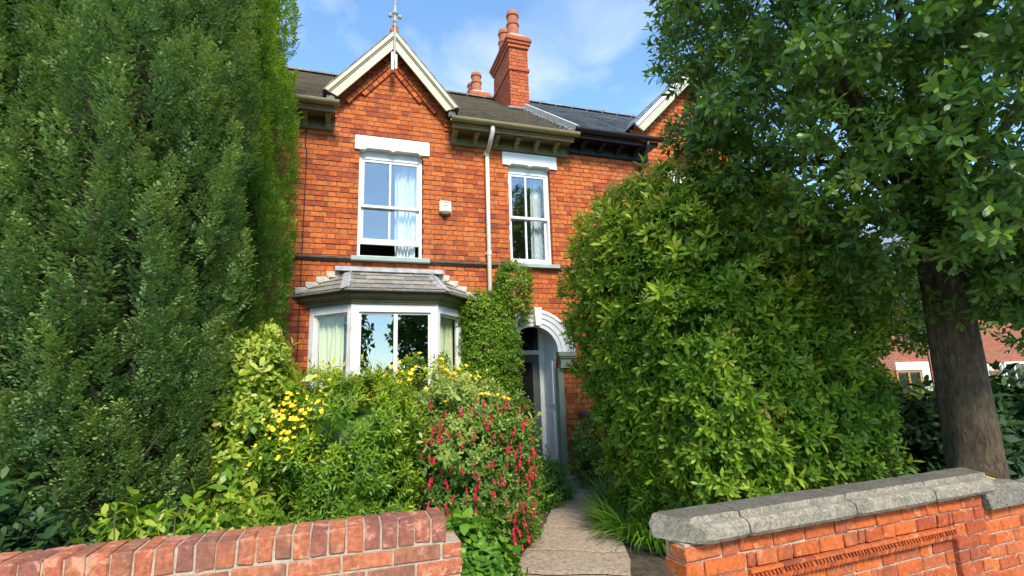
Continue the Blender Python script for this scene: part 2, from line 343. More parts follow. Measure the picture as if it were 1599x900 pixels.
def base_of(o):
    b = Vector((0, 0, 0))
    while o is not None:
        b += o.location; o = o.parent
    return b
def fix_normals(me):
    import bmesh
    bm = bmesh.new(); bm.from_mesh(me); bmesh.ops.recalc_face_normals(bm, faces=bm.faces); bm.to_mesh(me); bm.free()
def link(name, me, parent=None, loc=(0, 0, 0)):
    o = bpy.data.objects.new(name, me); COL.objects.link(o); o.location = loc
    if parent is not None: o.parent = parent
    return o
def build(mb, name, mat, parent=None, origin=None, smooth=False, norm=True):
    """one mesh object; vertices are given in world space"""
    b = base_of(parent) if parent is not None else Vector((0, 0, 0))
    org = Vector(origin) if origin is not None else b
    me = bpy.data.meshes.new(name)
    me.from_pydata([(v[0] - org[0], v[1] - org[1], v[2] - org[2]) for v in mb.v], [], mb.f)
    if norm: fix_normals(me)
    me.materials.append(MATS[mat])
    if smooth: me.polygons.foreach_set('use_smooth', [True] * len(me.polygons))
    return link(name, me, parent, org - b)
def empty(name, loc, label=None, cat=None, group=None):
    o = bpy.data.objects.new(name, None); COL.objects.link(o); o.location = loc; o.empty_display_size = 0.2
    return tag(o, label, cat, group)
def tag(o, label=None, cat=None, group=None, kind=None):
    if label: o['label'] = label
    if cat: o['category'] = cat
    if group: o['group'] = group
    if kind: o['kind'] = kind
    return o

# ================================================================= GROUND
def sheet(name, pts, z, mat, kind='structure', thick=None):
    m = MB()
    if thick: m.prism([(x, y, z - thick) for x, y in pts], (0, 0, thick), None)
    else: m.add([(x, y, z) for x, y in pts], [tuple(range(len(pts)))])
    o = build(m, name, mat); tag(o, kind=kind); return o
sheet('ground', [(-900, -900), (900, -900), (900, 900), (-900, 900)], -0.13, 'grass_ground')
# garden soil: a gently uneven sheet
def soil():
    nx, ny = 60, 44; m = MB(); xs = np.linspace(-6, 9, nx); ys = np.linspace(2.3, 8.2, ny)
    for y in ys:
        for x in xs:
            m.v.append((x, y, -0.035 + 0.02 * math.sin(3.1 * x + 1.7 * y) * math.cos(2.3 * y - x) + random.uniform(-0.012, 0.012)))
    for j in range(ny - 1):
        for i in range(nx - 1):
            a = j * nx + i; m.f.append((a, a + 1, a + nx + 1, a + nx))
    o = build(m, 'garden_soil', 'soil', norm=False); tag(o, kind='structure')
soil()
sheet('pavement', [(-60, -1.6), (60, -1.6), (60, 2.5), (-60, 2.5)], 0.0, 'pavement', thick=0.12)
sheet('kerb', [(-60, -1.75), (60, -1.75), (60, -1.604), (-60, -1.604)], 0.004, 'stone_step', thick=0.12)
sheet('road', [(-60, -8.5), (60, -8.5), (60, -1.754), (-60, -1.754)], -0.11, 'asphalt')
# path: curved concrete with cracked slabs
PC = [(1.03, 2.42, 0.50), (1.3, 3.1, 0.46), (1.62, 3.75, 0.45), (1.98, 4.45, 0.42), (2.4, 5.3, 0.35), (2.78, 6.1, 0.30), (3.1, 6.9, 0.30), (3.3, 7.46, 0.36)]
def pc(t):
    t = max(0, min(len(PC) - 1.0001, t)); i = int(t); f = t - i
    p0 = PC[max(i - 1, 0)]; p1 = PC[i]; p2 = PC[i + 1]; p3 = PC[min(i + 2, len(PC) - 1)]
    return [0.5 * ((2 * b) + (c - a) * f + (2 * a - 5 * b + 4 * c - d) * f * f + (-a + 3 * b - 3 * c + d) * f ** 3) for a, b, c, d in zip(p0, p1, p2, p3)]
def path_edge(t, side):
    x, y, w = pc(t); x2, y2, _ = pc(t + 0.02); x1, y1, _ = pc(t - 0.02)
    d = Vector((x2 - x1, y2 - y1, 0)).normalized(); n = Vector((d.y, -d.x, 0))
    k = w * side
    if abs(side) >= 0.999: k += 0.02 * math.sin(2.3 * t + side) + 0.006 * math.sin(9.1 * t + 2 * side)
    return (x + n.x * k, y + n.y * k)
path = empty('garden_path', (1.9, 4.3, 0)); tag(path, kind='structure')
cuts = [0, 1.0, 1.62, 2.25, 2.95, 3.7, 4.6, 5.6, 6.98]
for k in range(len(cuts) - 1):
    a, b = cuts[k] + 0.004, cuts[k + 1] - 0.004
    m = MB(); nseg, nw = 12, 8; gz = random.uniform(-0.004, 0.004)
    for i in range(nseg + 1):
        t = a + (b - a) * i / nseg
        if i == 0: t += 0.0
        for j in range(nw + 1):
            sd_ = -1 + 2 * j / nw
            tt = t + (0.02 * math.sin(sd_ * 4 + (k + (i / nseg)) * 2.1) if True else 0)
            x, y = path_edge(tt, sd_)
            edge = 0.01 if j in (0, nw) or i in (0, nseg) else 0
            m.v.append((x, y, 0.012 + gz - edge + 0.004 * math.sin(9 * x + 4 * y) + random.uniform(-0.0015, 0.0015)))
    for i in range(nseg):
        for j in range(nw):
            q = i * (nw + 1) + j; m.f.append((q, q + 1, q + nw + 2, q + nw + 1))
    build(m, 'path_slab', 'path_concrete', path, smooth=True)
m = MB(); m.add([(*path_edge(6.98 * i / 40, -1.04), -0.006) for i in range(41)] + [(*path_edge(6.98 * i / 40, 1.04), -0.006) for i in range(41)],
      [(i, i + 1, 42 + i, 41 + i) for i in range(40)])
build(m, 'path_bed', 'soil', path)
# brick and cobble edging along the left of the path
for k in range(15):
    t = 1.25 + k * 0.13 + random.uniform(-0.02, 0.02)
    x, y = path_edge(t, -1.14); x2, y2 = path_edge(t + 0.1, -1.14)
    u = Vector((x2 - x, y2 - y, 0)).normalized(); u.rotate(Matrix.Rotation(random.uniform(-0.25, 0.25), 3, 'Z')); w = Vector((0, 0, 1)); v = w.cross(u)
    m = MB(); m.chbox(Vector((x, y, -0.03)), u, v, w, random.uniform(0.09, 0.17), 0.075, random.uniform(0.07, 0.1), 0.012, 0.003)
    build(m, 'edging_brick', 'brick_left' if random.random() < 0.75 else 'stone_step', path, origin=(x, y, 0))

lit = MB()
for k in range(260):
    t = random.uniform(0.4, 6.5); sd_ = random.choice((-1, 1)) * (1 - abs(random.gauss(0, 0.35))); x, y = path_edge(t, max(-0.97, min(0.97, sd_))); q = random.uniform(0.004, 0.016); a = random.uniform(0, 6.28); z = 0.02
    c_, s_ = math.cos(a) * q, math.sin(a) * q
    lit.add([(x - c_, y - s_, z), (x + s_ * .6, y - c_ * .6, z), (x + c_, y + s_, z), (x - s_ * .6, y + c_ * .6, z), (x, y, z + q * 0.5)], [(0, 1, 4), (1, 2, 4), (2, 3, 4), (3, 0, 4)])
o = build(lit, 'grit', 'stone_step', path); tag(o, kind='stuff')

# ================================================================= BRICKWORK
def brick_layout(z0, z1, intervals, course=0.08, st=0.232, hd=0.116, joint=0.011, phase=0.0):
    """Flemish bond bricks (u0,u1,z0,z1) clipped to the solid intervals of each course"""
    out = []; k = 0; z = z0
    while z < z1 - 0.02:
        zt = min(z + course, z1)
        for (a, b) in intervals((z + zt) / 2):
            per = st + hd
            u = math.floor((a - phase) / per) * per + phase + (0 if k % 2 == 0 else per / 2) + random.uniform(-0.008, 0.008)
            u -= per
            i = 0
            while u < b:
                L = st if i % 2 == 0 else hd
                p, q = max(u, a), min(u + L - joint, b)
                if q - p > 0.028: out.append((p, q, z, zt - joint))
                elif q - p > 0 and out and out[-1][2] == z and p - out[-1][1] < 0.02 and out[-1][1] > a: out[-1] = (out[-1][0], q, z, zt - joint)
                u += L; i += 1
        z += course; k += 1
    return out
BRICK_CACHE = {}
def lay_bricks(layout, place, mat, parent, n_single, score, depth=0.1, single_name='brick'):
    """place(u,z,n) -> world point.  The n_single best-scored bricks become objects, the rest one mesh"""
    order = sorted(range(len(layout)), key=lambda i: score(layout[i]))
    singles = set(order[:n_single])
    m = MB()
    U = (Vector(place(1, 0, 0)) - Vector(place(0, 0, 0))); Nn = (Vector(place(0, 0, 1)) - Vector(place(0, 0, 0)))
    b = base_of(parent)
    for i, (u0, u1, z0, z1) in enumerate(layout):
        j = random.gauss(0, 0.0022)
        if i in singles:
            key = (mat, round(u1 - u0, 3), round(z1 - z0, 3), tuple(round(c, 3) for c in U), random.randrange(3))
            if key not in BRICK_CACHE:
                k = MB(); k.chbox(U * (-(u1 - u0) / 2) - Nn * depth + Vector((0, 0, -(z1 - z0) / 2)), U, Nn, (0, 0, 1), u1 - u0, depth, z1 - z0, 0.003, 0.0007)
                me = bpy.data.meshes.new('brick'); me.from_pydata([tuple(v) for v in k.v], [], k.f); fix_normals(me); me.materials.append(MATS[mat]); BRICK_CACHE[key] = me
            c = Vector(place((u0 + u1) / 2, (z0 + z1) / 2, j))
            link(single_name, BRICK_CACHE[key], parent, c - b)
        else:
            jz = 0.0
            vs = [place(u0, z0, -depth), place(u1, z0, -depth), place(u1, z1, -depth), place(u0, z1, -depth),
                  place(u0, z0, j), place(u1, z0, j), place(u1, z1, j), place(u0, z1, j)]
            m.add(vs, [(4, 5, 6, 7), (0, 1, 5, 4), (1, 2, 6, 5), (2, 3, 7, 6), (3, 0, 4, 7)])
    if m.v:
        o = build(m, 'brickwork', mat, parent); tag(o, kind='stuff')

# ================================================================= HOUSE
D = 7.6                                # facade plane
HX0, HX1 = -1.75, 3.6
EAVE_Z, GAB_X = 5.36, 0.61
house = empty('brick_house', (0.9, D, 0), 'orange red brick house with gable, grey slated bay window and white arched doorway', 'house')
ACX, ACZ, AR = 2.83, 1.93, 0.41
WL = (0.131, 1.09, 3.352, 5.09)      # left upper window opening
WR = (2.499, 3.24, 3.352, 5.09)
BX0, BX1 = -0.46, 1.69
def cut(iv, a, b):
    out = []
    for (p, q) in iv:
        if b <= p or a >= q: out.append((p, q)); continue
        if a > p: out.append((p, a))
        if b < q: out.append((b, q))
    return out
def gable_half(z): return max(0.0, (6.93 - z) / 1.17 - 0.02)
def solid(z):
    if z < EAVE_Z: iv = [(HX0, HX1)]
    else:
        h = min(gable_half(z), 1.06)
        if h < 0.05: return []
        iv = [(GAB_X - h, GAB_X + h)]
    if WL[2] < z < WL[3]: iv = cut(iv, WL[0], WL[1]); iv = cut(iv, WR[0], WR[1])
    if z < ACZ - 0.09: iv = cut(iv, ACX - AR, ACX + AR)
    elif z < ACZ + AR + 0.07:
        h = math.sqrt((AR + 0.07) ** 2 - max(0, z - ACZ) ** 2); iv = cut(iv, ACX - h, ACX + h)
    if 0.62 < z < 2.62: iv = cut(iv, BX0, BX1)
    return iv
wall = MB(); z = 0.0
while z < 6.9:
    for a, b in solid(z + 0.04):
        wall.box(a + (0.012 if a > HX0 else 0), b - (0.012 if b < HX1 else 0), D + 0.009, D + 0.24, z, z + 0.08)
    z += 0.08
wall_o = build(wall, 'wall', 'mortar_house', house)
P_front = lambda u, z, n: (u, D - n, z)
lay = [b for b in brick_layout(0.0, 6.88, solid) if b[1] > -1.3]
def vis_score(b):
    x, zz = (b[0] + b[1]) / 2, (b[2] + b[3]) / 2
    hid = 0
    if zz < 2.75: hid = 5
    if x < -0.68 or x > 3.35: hid = 5
    if x > 1.9 and zz < 3.1: hid = 3
    return hid + math.hypot(x, D) + abs(zz - 4) * 0.35 - (b[1] - b[0]) * 1.5
lay_bricks(lay, P_front, 'brick_house', wall_o, 300, vis_score)
# side, back walls, floors (plain: never in view)
m = MB(); m.box(HX0, HX0 + 0.2, D + 0.245, 13.5, 0, 5.3); m.box(HX1 - 0.2, HX1 - 0.002, D + 0.245, 13.5, 0, 5.3); m.box(HX0 + 0.2, HX1 - 0.2, 13.3, 13.5, 0, 5.3)
build(m, 'rear_walls', 'interior', house)
m = MB(); m.box(HX0 + 0.2, HX1 - 0.2, D + 0.25, 13.3, 2.85, 3.05); m.box(HX0 + 0.2, HX1 - 0.2, D + 0.25, 13.3, -0.1, 0.02); m.box(HX0 + 0.2, HX1 - 0.2, D + 0.25, 13.3, 5.2, 5.3)
build(m, 'floors', 'interior', house)
m = MB(); m.box(2.1, 2.2, D + 0.25, 11.5, 0.03, 2.84); m.box(2.0, 2.1, D + 0.25, 11.5, 3.06, 5.19); m.box(HX0 + 0.2, HX1 - 0.2, 11.5, 11.6, 0.03, 2.84); m.box(HX0 + 0.2, HX1 - 0.2, 11.0, 11.1, 3.06, 5.19)
build(m, 'partition_walls', 'interior', house)
# raised brick bands under the bargeboards
gs = math.atan(1.17)
for sgn in (-1, 1):
    u = Vector((sgn * math.cos(gs), 0, -math.sin(gs))); w = Vector((sgn * -math.sin(gs), 0, -math.cos(gs))) ; nn = Vector((0, -1, 0))
    w = Vector((-sgn * math.sin(gs), 0, -math.cos(gs)))
    for row, (off, pr, L0, L1) in enumerate(((0.20, 0.055, 0.10, 1.30), (0.275, 0.035, 0.16, 1.02))):
        s0 = L0
        while s0 < L1:
            o = Vector((GAB_X, D, 6.93)) + u * s0 + w * off
            m = MB(); m.chbox(o + nn * -0.03, u, w, nn, 0.104, 0.068, 0.03 + pr + random.uniform(-0.002, 0.002), 0.003)
            build(m, 'brick', 'brick_house', wall_o, origin=tuple(o)); s0 += 0.112
# small corbels where the gable shoulders meet the cornice
for cx in (-0.3, 1.52):
    m = MB()
    for i in range(3): m.box(cx - 0.09 + 0.0 * i, cx + 0.09, D - 0.02 - 0.022 * i, D + 0.03, 5.50 + i * 0.062, 5.556 + i * 0.062)
    build(m, 'corbel', 'brick_house', wall_o)
# lintels with shouldered underside
def lintel(x0, x1):
    zt, zb = 5.25, 5.026; cx = (x0 + x1) / 2; w = x1 - x0
    a = 0.13 * w
    poly = [(x0, zb), (x0 + a, zb), (x0 + a + 0.03, zb + 0.03), (cx - 0.055, zb + 0.03), (cx, zb + 0.006), (cx + 0.055, zb + 0.03), (x1 - a - 0.03, zb + 0.03), (x1 - a, zb), (x1, zb), (x1, zt - 0.012), (x1 - 0.012, zt), (x0 + 0.012, zt), (x0, zt - 0.012)]
    m = MB(); m.prism([(x, D - 0.028, z) for x, z in poly], (0, 0.16, 0), None)
    l = build(m, 'lintel', 'white_stone', house)
lintel(0.062, 1.19); lintel(2.397, 3.366)
def sill(x0, x1):
    m = MB(); m.chbox((x0, D - 0.085, 3.282), (1, 0, 0), (0, 1, 0), (0, 0, 1), x1 - x0, 0.2, 0.062, 0.006)
    build(m, 'window_sill', 'sill_paint', house)
sill(0.048, 1.19); sill(2.43, 3.32)
# string course in three runs
for a, b in ((HX0, 0.046), (1.192, 2.428), (3.322, HX1)):
    m = MB(); pr = [(0.0, 3.27), (-0.03, 3.275), (-0.035, 3.292), (-0.055, 3.3), (-0.055, 3.325), (-0.02, 3.338), (0.0, 3.34)]
    m.prism([(a, D + y - 0.001, z) for y, z in pr], (b - a, 0, 0), None); build(m, 'string_course', 'string_stone', house)

def sash(x0, x1, z0, z1, meet, raised, mull, name):
    """sliding sash window: outer frame with two sashes, glazing bars and panes"""
    y = D + 0.085
    m = MB(); fw_ = 0.042
    m.box(x0 + 0.002, x0 + fw_, y, y + 0.12, z0, z1 + 0.075); m.box(x1 - fw_, x1 - 0.002, y, y + 0.12, z0, z1 + 0.075)
    m.box(x0 + fw_, x1 - fw_, y + 0.002, y + 0.12, z1 - 0.075, z1 + 0.075); m.box(x0 + fw_, x1 - fw_, y - 0.03, y + 0.12, z0, z0 + 0.035)
    win = build(m, 'window', 'white_paint', house)
    i0, i1 = x0 + fw_ + 0.001, x1 - fw_ - 0.001
    def one(nm, za, zb, yy, top, bot):
        s = MB(); r = 0.038
        s.box(i0, i0 + r, yy, yy + 0.04, za, zb); s.box(i1 - r, i1, yy, yy + 0.04, za, zb)
        s.box(i0 + r, i1 - r, yy + 0.001, yy + 0.039, zb - top, zb); s.box(i0 + r, i1 - r, yy + 0.001, yy + 0.039, za, za + bot)
        s.box(mull - 0.014, mull + 0.014, yy + 0.003, yy + 0.037, za + bot, zb - top)
        build(s, nm, 'white_paint', win)
        for a, b in ((i0 + r, mull - 0.014), (mull + 0.014, i1 - r)):
            g = MB(); g.box(a - 0.004, b + 0.004, yy + 0.018, yy + 0.022, za + bot - 0.004, zb - top + 0.004); build(g, 'pane', 'glass', win)
    one('upper_sash', meet - 0.02, z1 - 0.076, y + 0.014, 0.04, 0.04)
    one('lower_sash', z0 + 0.036 + raised, meet + 0.018 + raised * 0.0, y + 0.058, 0.036, 0.085)
    return win
sash(WL[0], WL[1], 3.35, 5.0, 4.172, 0.20, 0.60, 'a')
sash(WR[0], WR[1], 3.35, 5.0, 4.165, 0.0, 2.83, 'b')

# curtains (things hanging in the rooms)
def curtain(p0, p1, z0, z1, amp, waves, mat, label, gather=None):
    p0, p1 = Vector(p0), Vector(p1); d = (p1 - p0); n = Vector((-d.y, d.x, 0)).normalized(); m = MB(); nu, nz_ = waves * 10, 14
    for j in range(nz_ + 1):
        tz = j / nz_; zz = z0 + (z1 - z0) * tz
        for i in range(nu + 1):
            t = i / nu
            tt = t if gather is None else gather(t, tz)
            ph = 2 * math.pi * waves * t
            a = amp * (0.6 + 0.4 * math.sin(ph * 0.31 + 1)) * math.sin(ph + 0.35 * math.sin(6 * tz + t * 9)) + 0.01 * math.sin(17 * t + 5 * tz)
            q = p0 + d * tt + n * a; m.v.append((q.x, q.y, zz))
    for j in range(nz_):
        for i in range(nu):
            k = j * (nu + 1) + i; m.f.append((k, k + 1, k + nu + 2, k + nu + 1))
    o = build(m, 'curtain', mat, origin=((p0.x + p1.x) / 2, (p0.y + p1.y) / 2, z0), smooth=True, norm=False)
    tag(o, label, 'curtain', 'curtains inside the front windows')
curtain((0.68, D + 0.27, 0), (1.08, D + 0.27, 0), 3.2, 4.96, 0.05, 6, 'curtain_blue', 'pale blue curtain in the upper window above the bay', lambda t, z: t * (0.72 + 0.28 * z) + 0.06 * (1 - z))
curtain((2.98, D + 0.3, 0), (3.3, D + 0.3, 0), 3.2, 4.96, 0.03, 6, 'curtain_blue', 'pale curtain in the narrow upper window above the doorway')

# ---------------------------------------------------------------- bay window
B = [Vector((-0.48, D, 0)), Vector((0.085, 7.05, 0)), Vector((1.21, 7.05, 0)), Vector((1.71, D, 0))]
bay_wall = MB()
BAYFR = MB()
FZ0, FZ1 = 0.78, 2.565
bay = build(MB().box(0.2, 1.1, D + 0.1, D + 0.16, 0.74, 0.77), 'bay_window', 'white_paint', house)
def facet(pa, pb, glass_mat, mull):
    u = (pb - pa).normalized(); L = (pb - pa).length; n = Vector((u.y, -u.x, 0)); up = Vector((0, 0, 1))
    fr = MB(); post = 0.085; t = 0.11
    def bx(m, u0, u1, z0, z1, d0, d1): m.obox(pa + u * u0 - n * d1 + up * z0, u, n, up, u1 - u0, d1 - d0, z1 - z0)
    bx(fr, 0.004, post, FZ0, FZ1, 0, t); bx(fr, L - post, L - 0.004, FZ0, FZ1, 0, t)
    bx(fr, post, L - post, FZ1 - 0.105, FZ1, 0.001, t); bx(fr, post, L - post, FZ0, FZ0 + 0.09, 0.001, t)
    build(fr, 'bay_frame', 'white_paint', bay)
    a, b = post + 0.001, L - post - 0.001; z0, z1 = FZ0 + 0.091, FZ1 - 0.106
    cs = MB(); r = 0.03
    bx(cs, a, a + r, z0, z1, 0.028, 0.078); bx(cs, b - r, b, z0, z1, 0.028, 0.078); bx(cs, a + r, b - r, z1 - r, z1, 0.03, 0.076); bx(cs, a + r, b - r, z0, z0 + r, 0.03, 0.076)
    spans = [(a + r, b - r)]
    if mull:
        mu = a + (b - a) * 0.505; bx(cs, mu - 0.026, mu + 0.026, z0 + r, z1 - r, 0.024, 0.08); spans = [(a + r, mu - 0.026), (mu + 0.026, b - r)]
    build(cs, 'casement', 'white_paint', bay)
    for p, q in spans:
        g = MB(); bx(g, p - 0.004, q + 0.004, z0 + r - 0.004, z1 - r + 0.004, 0.05, 0.054); build(g, 'pane', glass_mat, bay)
facet(B[0], B[1], 'glass_side', False); facet(B[1], B[2], 'glass_bay', True); facet(B[2], B[3], 'glass_side', False)
# corner covers
for p in (B[1], B[2]):
    m = MB(); m.tube([p + Vector((0, 0.014, FZ0)), p + Vector((0, 0.014, FZ1))], 0.022, 8); build(m, 'corner_post', 'white_paint', bay)
# brick plinth under the bay
m = MB(); ins = [v + Vector((0, 0.02, 0)) for v in B]
m.prism([(B[0].x, D - 0.005, 0), (B[1].x, B[1].y, 0), (B[2].x, B[2].y, 0), (B[3].x, D - 0.005, 0)], (0, 0, 0.72), None); build(m, 'bay_plinth', 'brick_bay', house)
m = MB(); m.prism([(B[0].x - 0.06, D - 0.003, 0.72), (B[1].x - 0.03, B[1].y - 0.06, 0.72), (B[2].x + 0.03, B[2].y - 0.06, 0.72), (B[3].x + 0.06, D - 0.003, 0.72)], (0, 0, 0.058), None); build(m, 'bay_sill', 'sill_paint', house)
m = MB(); m.prism([(B[0].x + .1, D + 0.3, 0.55), (B[0].x + .1, D - 0.02, 0.55), (B[1].x + 0.05, B[1].y + 0.12, 0.55), (B[2].x - 0.05, B[2].y + 0.12, 0.55), (B[3].x - .1, D - 0.02, 0.55), (B[3].x - .1, D + 0.3, 0.55)], (0, 0, 0.2), None); build(m, 'window_seat', 'interior', house)
# cornice: stacked mouldings following the three faces
def off(d):                            # offset bay outline outwards
    u0 = (B[1] - B[0]).normalized(); n0 = Vector((u0.y, -u0.x, 0)); u2 = (B[3] - B[2]).normalized(); n2 = Vector((u2.y, -u2.x, 0))
    y = B[1].y - d
    a = B[0] + n0 * d; ta = (y - a.y) / u0.y; c1 = a + u0 * ta; tb = (D - 0.004 - a.y) / u0.y; c0 = a + u0 * tb
    b = B[2] + n2 * d; tc_ = (y - b.y) / u2.y; c2 = b + u2 * tc_; td = (D - 0.004 - b.y) / u2.y; c3 = b + u2 * td
    return [c0, c1, c2, c3]
prof = [(0.0, 2.566), (0.02, 2.566), (0.02, 2.585), (0.035, 2.592), (0.035, 2.612), (0.045, 2.63), (0.075, 2.655), (0.095, 2.662), (0.095, 2.70), (0.12, 2.705), (0.12, 2.73), (-0.05, 2.735), (-0.05, 2.57)]
rings = []
offs = [off(d) for d, z in prof]
for k in range(4): rings.append([(offs[i][k].x, offs[i][k].y, prof[i][1]) for i in range(len(prof))])
m = MB(); m.sweep(rings, None, True, True); build(m, 'bay_cornice', 'olive_paint', house)
# roof
EV = off(0.165); EZ = 2.742
RT = [Vector((0.06, D - 0.004, 3.12)), Vector((1.20, D - 0.004, 3.12))]
e = [Vector((p.x, p.y, EZ)) for p in EV]
m = MB()
m.add([e[0], e[1], e[2], e[3], RT[0], RT[1]], [(1, 2, 5, 4), (0, 1, 4), (2, 3, 5)])
m.add([p + Vector((0, 0, -0.012)) for p in e], [(0, 1, 2, 3)])
bay_roof = build(m, 'bay_roof', 'lime_mortar', house)
m = MB(); rings = []
for k in range(4):
    c = e[k]; dirv = Vector((0, -1, 0)) if k in (1, 2) else Vector((-1 if k == 0 else 1, 0, 0))
    rings.append([(c.x + math.cos(t) * 0.022 * (dirv.x + (0.4 if k == 2 else -0.4 if k == 1 else 0)), c.y + math.cos(t) * 0.022 * dirv.y, c.z - 0.012 + 0.02 * math.sin(t)) for t in [2 * math.pi * i / 8 for i in range(8)]])
m.sweep(rings, None, True, True); build(m, 'eaves_roll', 'bay_slate', bay_roof)
def slate_plane(a, b, c, d, rows, width, parent, mat, name, lift=0.006, singles=True, thick=0.007):
    """a-b eave line, d-c top line; slates clipped to the slanted ends"""
    a, b, c, d = map(Vector, (a, b, c, d)); U = (b - a).normalized(); up = ((c + d) / 2 - (a + b) / 2); nrm = U.cross(up).normalized()
    if nrm.z < 0: nrm = -nrm
    V = nrm.cross(U).normalized()
    if V.z < 0: V = -V
    H = (d - a).dot(V); big = MB()
    du = (d - a).dot(U); cu = (c - a).dot(U); L = (b - a).length
    for r in range(rows):
        v0, v1 = H * r / rows, H * (r + 1) / rows
        def lim(v): f = min(v / H, 1); return du * f, L + (cu - L) * f
        l0, r0 = lim(v0); l1, r1 = lim(v1); lo, hi = min(l0, l1), max(r0, r1)
        u = lo - width * (0.5 if r % 2 else 0) ; 
        while u < hi:
            w = width * random.uniform(0.86, 1.12) if singles else width
            p, q = u + 0.003, u + w - 0.003; u += w
            pts = []
            pb, qb = max(p, l0), min(q, r0); pt, qt = max(p, l1), min(q, r1)
            if qb - pb < 0.01 and qt - pt < 0.01: continue
            if qb < pb: qb = pb = (qb + pb) / 2
            if qt < pt: qt = pt = (qt + pt) / 2
            jz = random.uniform(0, 0.004) if singles else random.uniform(0, 0.003); h0 = lift + thick + 0.006 + jz; h1 = lift
            ov = min(0.02, H - v1 + 1e-4)
            q4 = [a + U * pb + V * v0, a + U * qb + V * v0, a + U * qt + V * (v1 + ov), a + U * pt + V * (v1 + ov)]
            top = [q4[0] + nrm * h0, q4[1] + nrm * h0, q4[2] + nrm * h1, q4[3] + nrm * h1]
            bot = [x - nrm * thick for x in top]
            fs = [(4, 5, 6, 7), (0, 1, 5, 4), (1, 2, 6, 5), (2, 3, 7, 6), (3, 0, 4, 7), (3, 2, 1, 0)]
            if singles:
                m = MB(); m.add(bot + top, fs); build(m, name, mat, parent, origin=tuple(q4[0]))
            else: big.add(bot + top, fs)
    if not singles:
        o = build(big, name, mat, parent, norm=False); tag(o, kind='stuff')
slate_plane(e[1], e[2], RT[1], RT[0], 4, 0.25, bay_roof, 'bay_slate', 'slate')
slate_plane(e[0], e[1], RT[0], RT[0] + (e[0] - e[1]) * 0.001, 4, 0.25, bay_roof, 'bay_slate', 'slate')
slate_plane(e[2], e[3], RT[1] + (e[3] - e[2]) * 0.001, RT[1], 4, 0.25, bay_roof, 'bay_slate', 'slate')
for k, (p, q) in enumerate(((e[1], RT[0]), (e[2], RT[1]))):       # lead hips: two flat wings and a roll
    dirv = (q - p).normalized()
    for sx in (-1, 1):
        side = dirv.cross(Vector((0, 0, 1))).normalized() * sx
        m = MB(); o = p + Vector((0, 0, 0.022)); wq = (side + Vector((0, 0, -0.33))).normalized()
        m.obox(o, dirv, wq, dirv.cross(wq), (q - p).length, 0.1, 0.004); build(m, 'lead_wing', 'lead', bay_roof)
    m = MB(); m.tube([p + Vector((0, 0, 0.026)), q + Vector((0, 0, 0.03))], 0.017, 8); build(m, 'hip_roll', 'lead', bay_roof, smooth=True)
# lead apron against the wall and stepped mortar fillets
m = MB(); m.prism([(-0.16, D - 0.006, 3.19), (-0.16, D - 0.014, 3.195), (-0.16, D - 0.10, 3.115), (-0.16, D - 0.09, 3.105), (-0.16, D - 0.006, 3.14)], (1.56, 0, 0), None)
build(m, 'lead_apron', 'lead', bay_roof)
for sg, x0 in ((1, -0.64), (-1, 1.86)):
    for i in range(4):
        xa = x0 + sg * 0.135 * i; zb = 2.77 + i * 0.082
        m = MB(); m.prism([(xa - sg * 0.03, D - 0.022, zb), (xa + sg * 0.15, D - 0.022, zb + 0.02), (xa + sg * 0.12, D - 0.022, zb + 0.1), (xa - sg * 0.045, D - 0.022, zb + 0.095)], (0, 0.02, 0), None)
        build(m, 'mortar_fillet', 'lime_mortar', bay_roof)
curtain((-0.33, 7.645, 0), (-0.02, 7.37, 0), 0.8, 2.44, 0.03, 5, 'curtain_green', 'pale green curtain at the left side of the bay window')
curtain((1.13, 7.2, 0), (1.56, 7.67, 0), 0.8, 2.44, 0.03, 8, 'curtain_green', 'pale green curtain at the right side of the bay window')

# ---------------------------------------------------------------- doorway
def ring_sweep(prof, r0, a0, a1, n, y):        # profile (dr, dy) swept round the arch
    rings = []
    for k in range(n + 1):
        t = a0 + (a1 - a0) * k / n
        rings.append([(ACX + (r0 + dr) * math.cos(t), y + dy, ACZ + (r0 + dr) * math.sin(t)) for dr, dy in prof])
    return rings
m = MB(); pr = [(-0.005, 0.10), (-0.005, -0.03), (0.05, -0.035), (0.06, -0.05), (0.13, -0.055), (0.14, -0.07), (0.20, -0.08), (0.215, -0.095), (0.26, -0.095), (0.26, 0.02)]
m.sweep(ring_sweep(pr, AR, 0, math.pi, 28, D), None, True, True); arch = build(m, 'door_arch', 'white_stone', house)
m = MB(); kx = ACX + 0.05
m.prism([(kx - 0.045, D - 0.14, ACZ + AR + 0.0), (kx + 0.045, D - 0.14, ACZ + AR + 0.0), (kx + 0.065, D - 0.14, ACZ + AR + 0.285), (kx - 0.065, D - 0.14, ACZ + AR + 0.285)], (0, 0.16, 0), None); build(m, 'keystone', 'white_stone', arch)
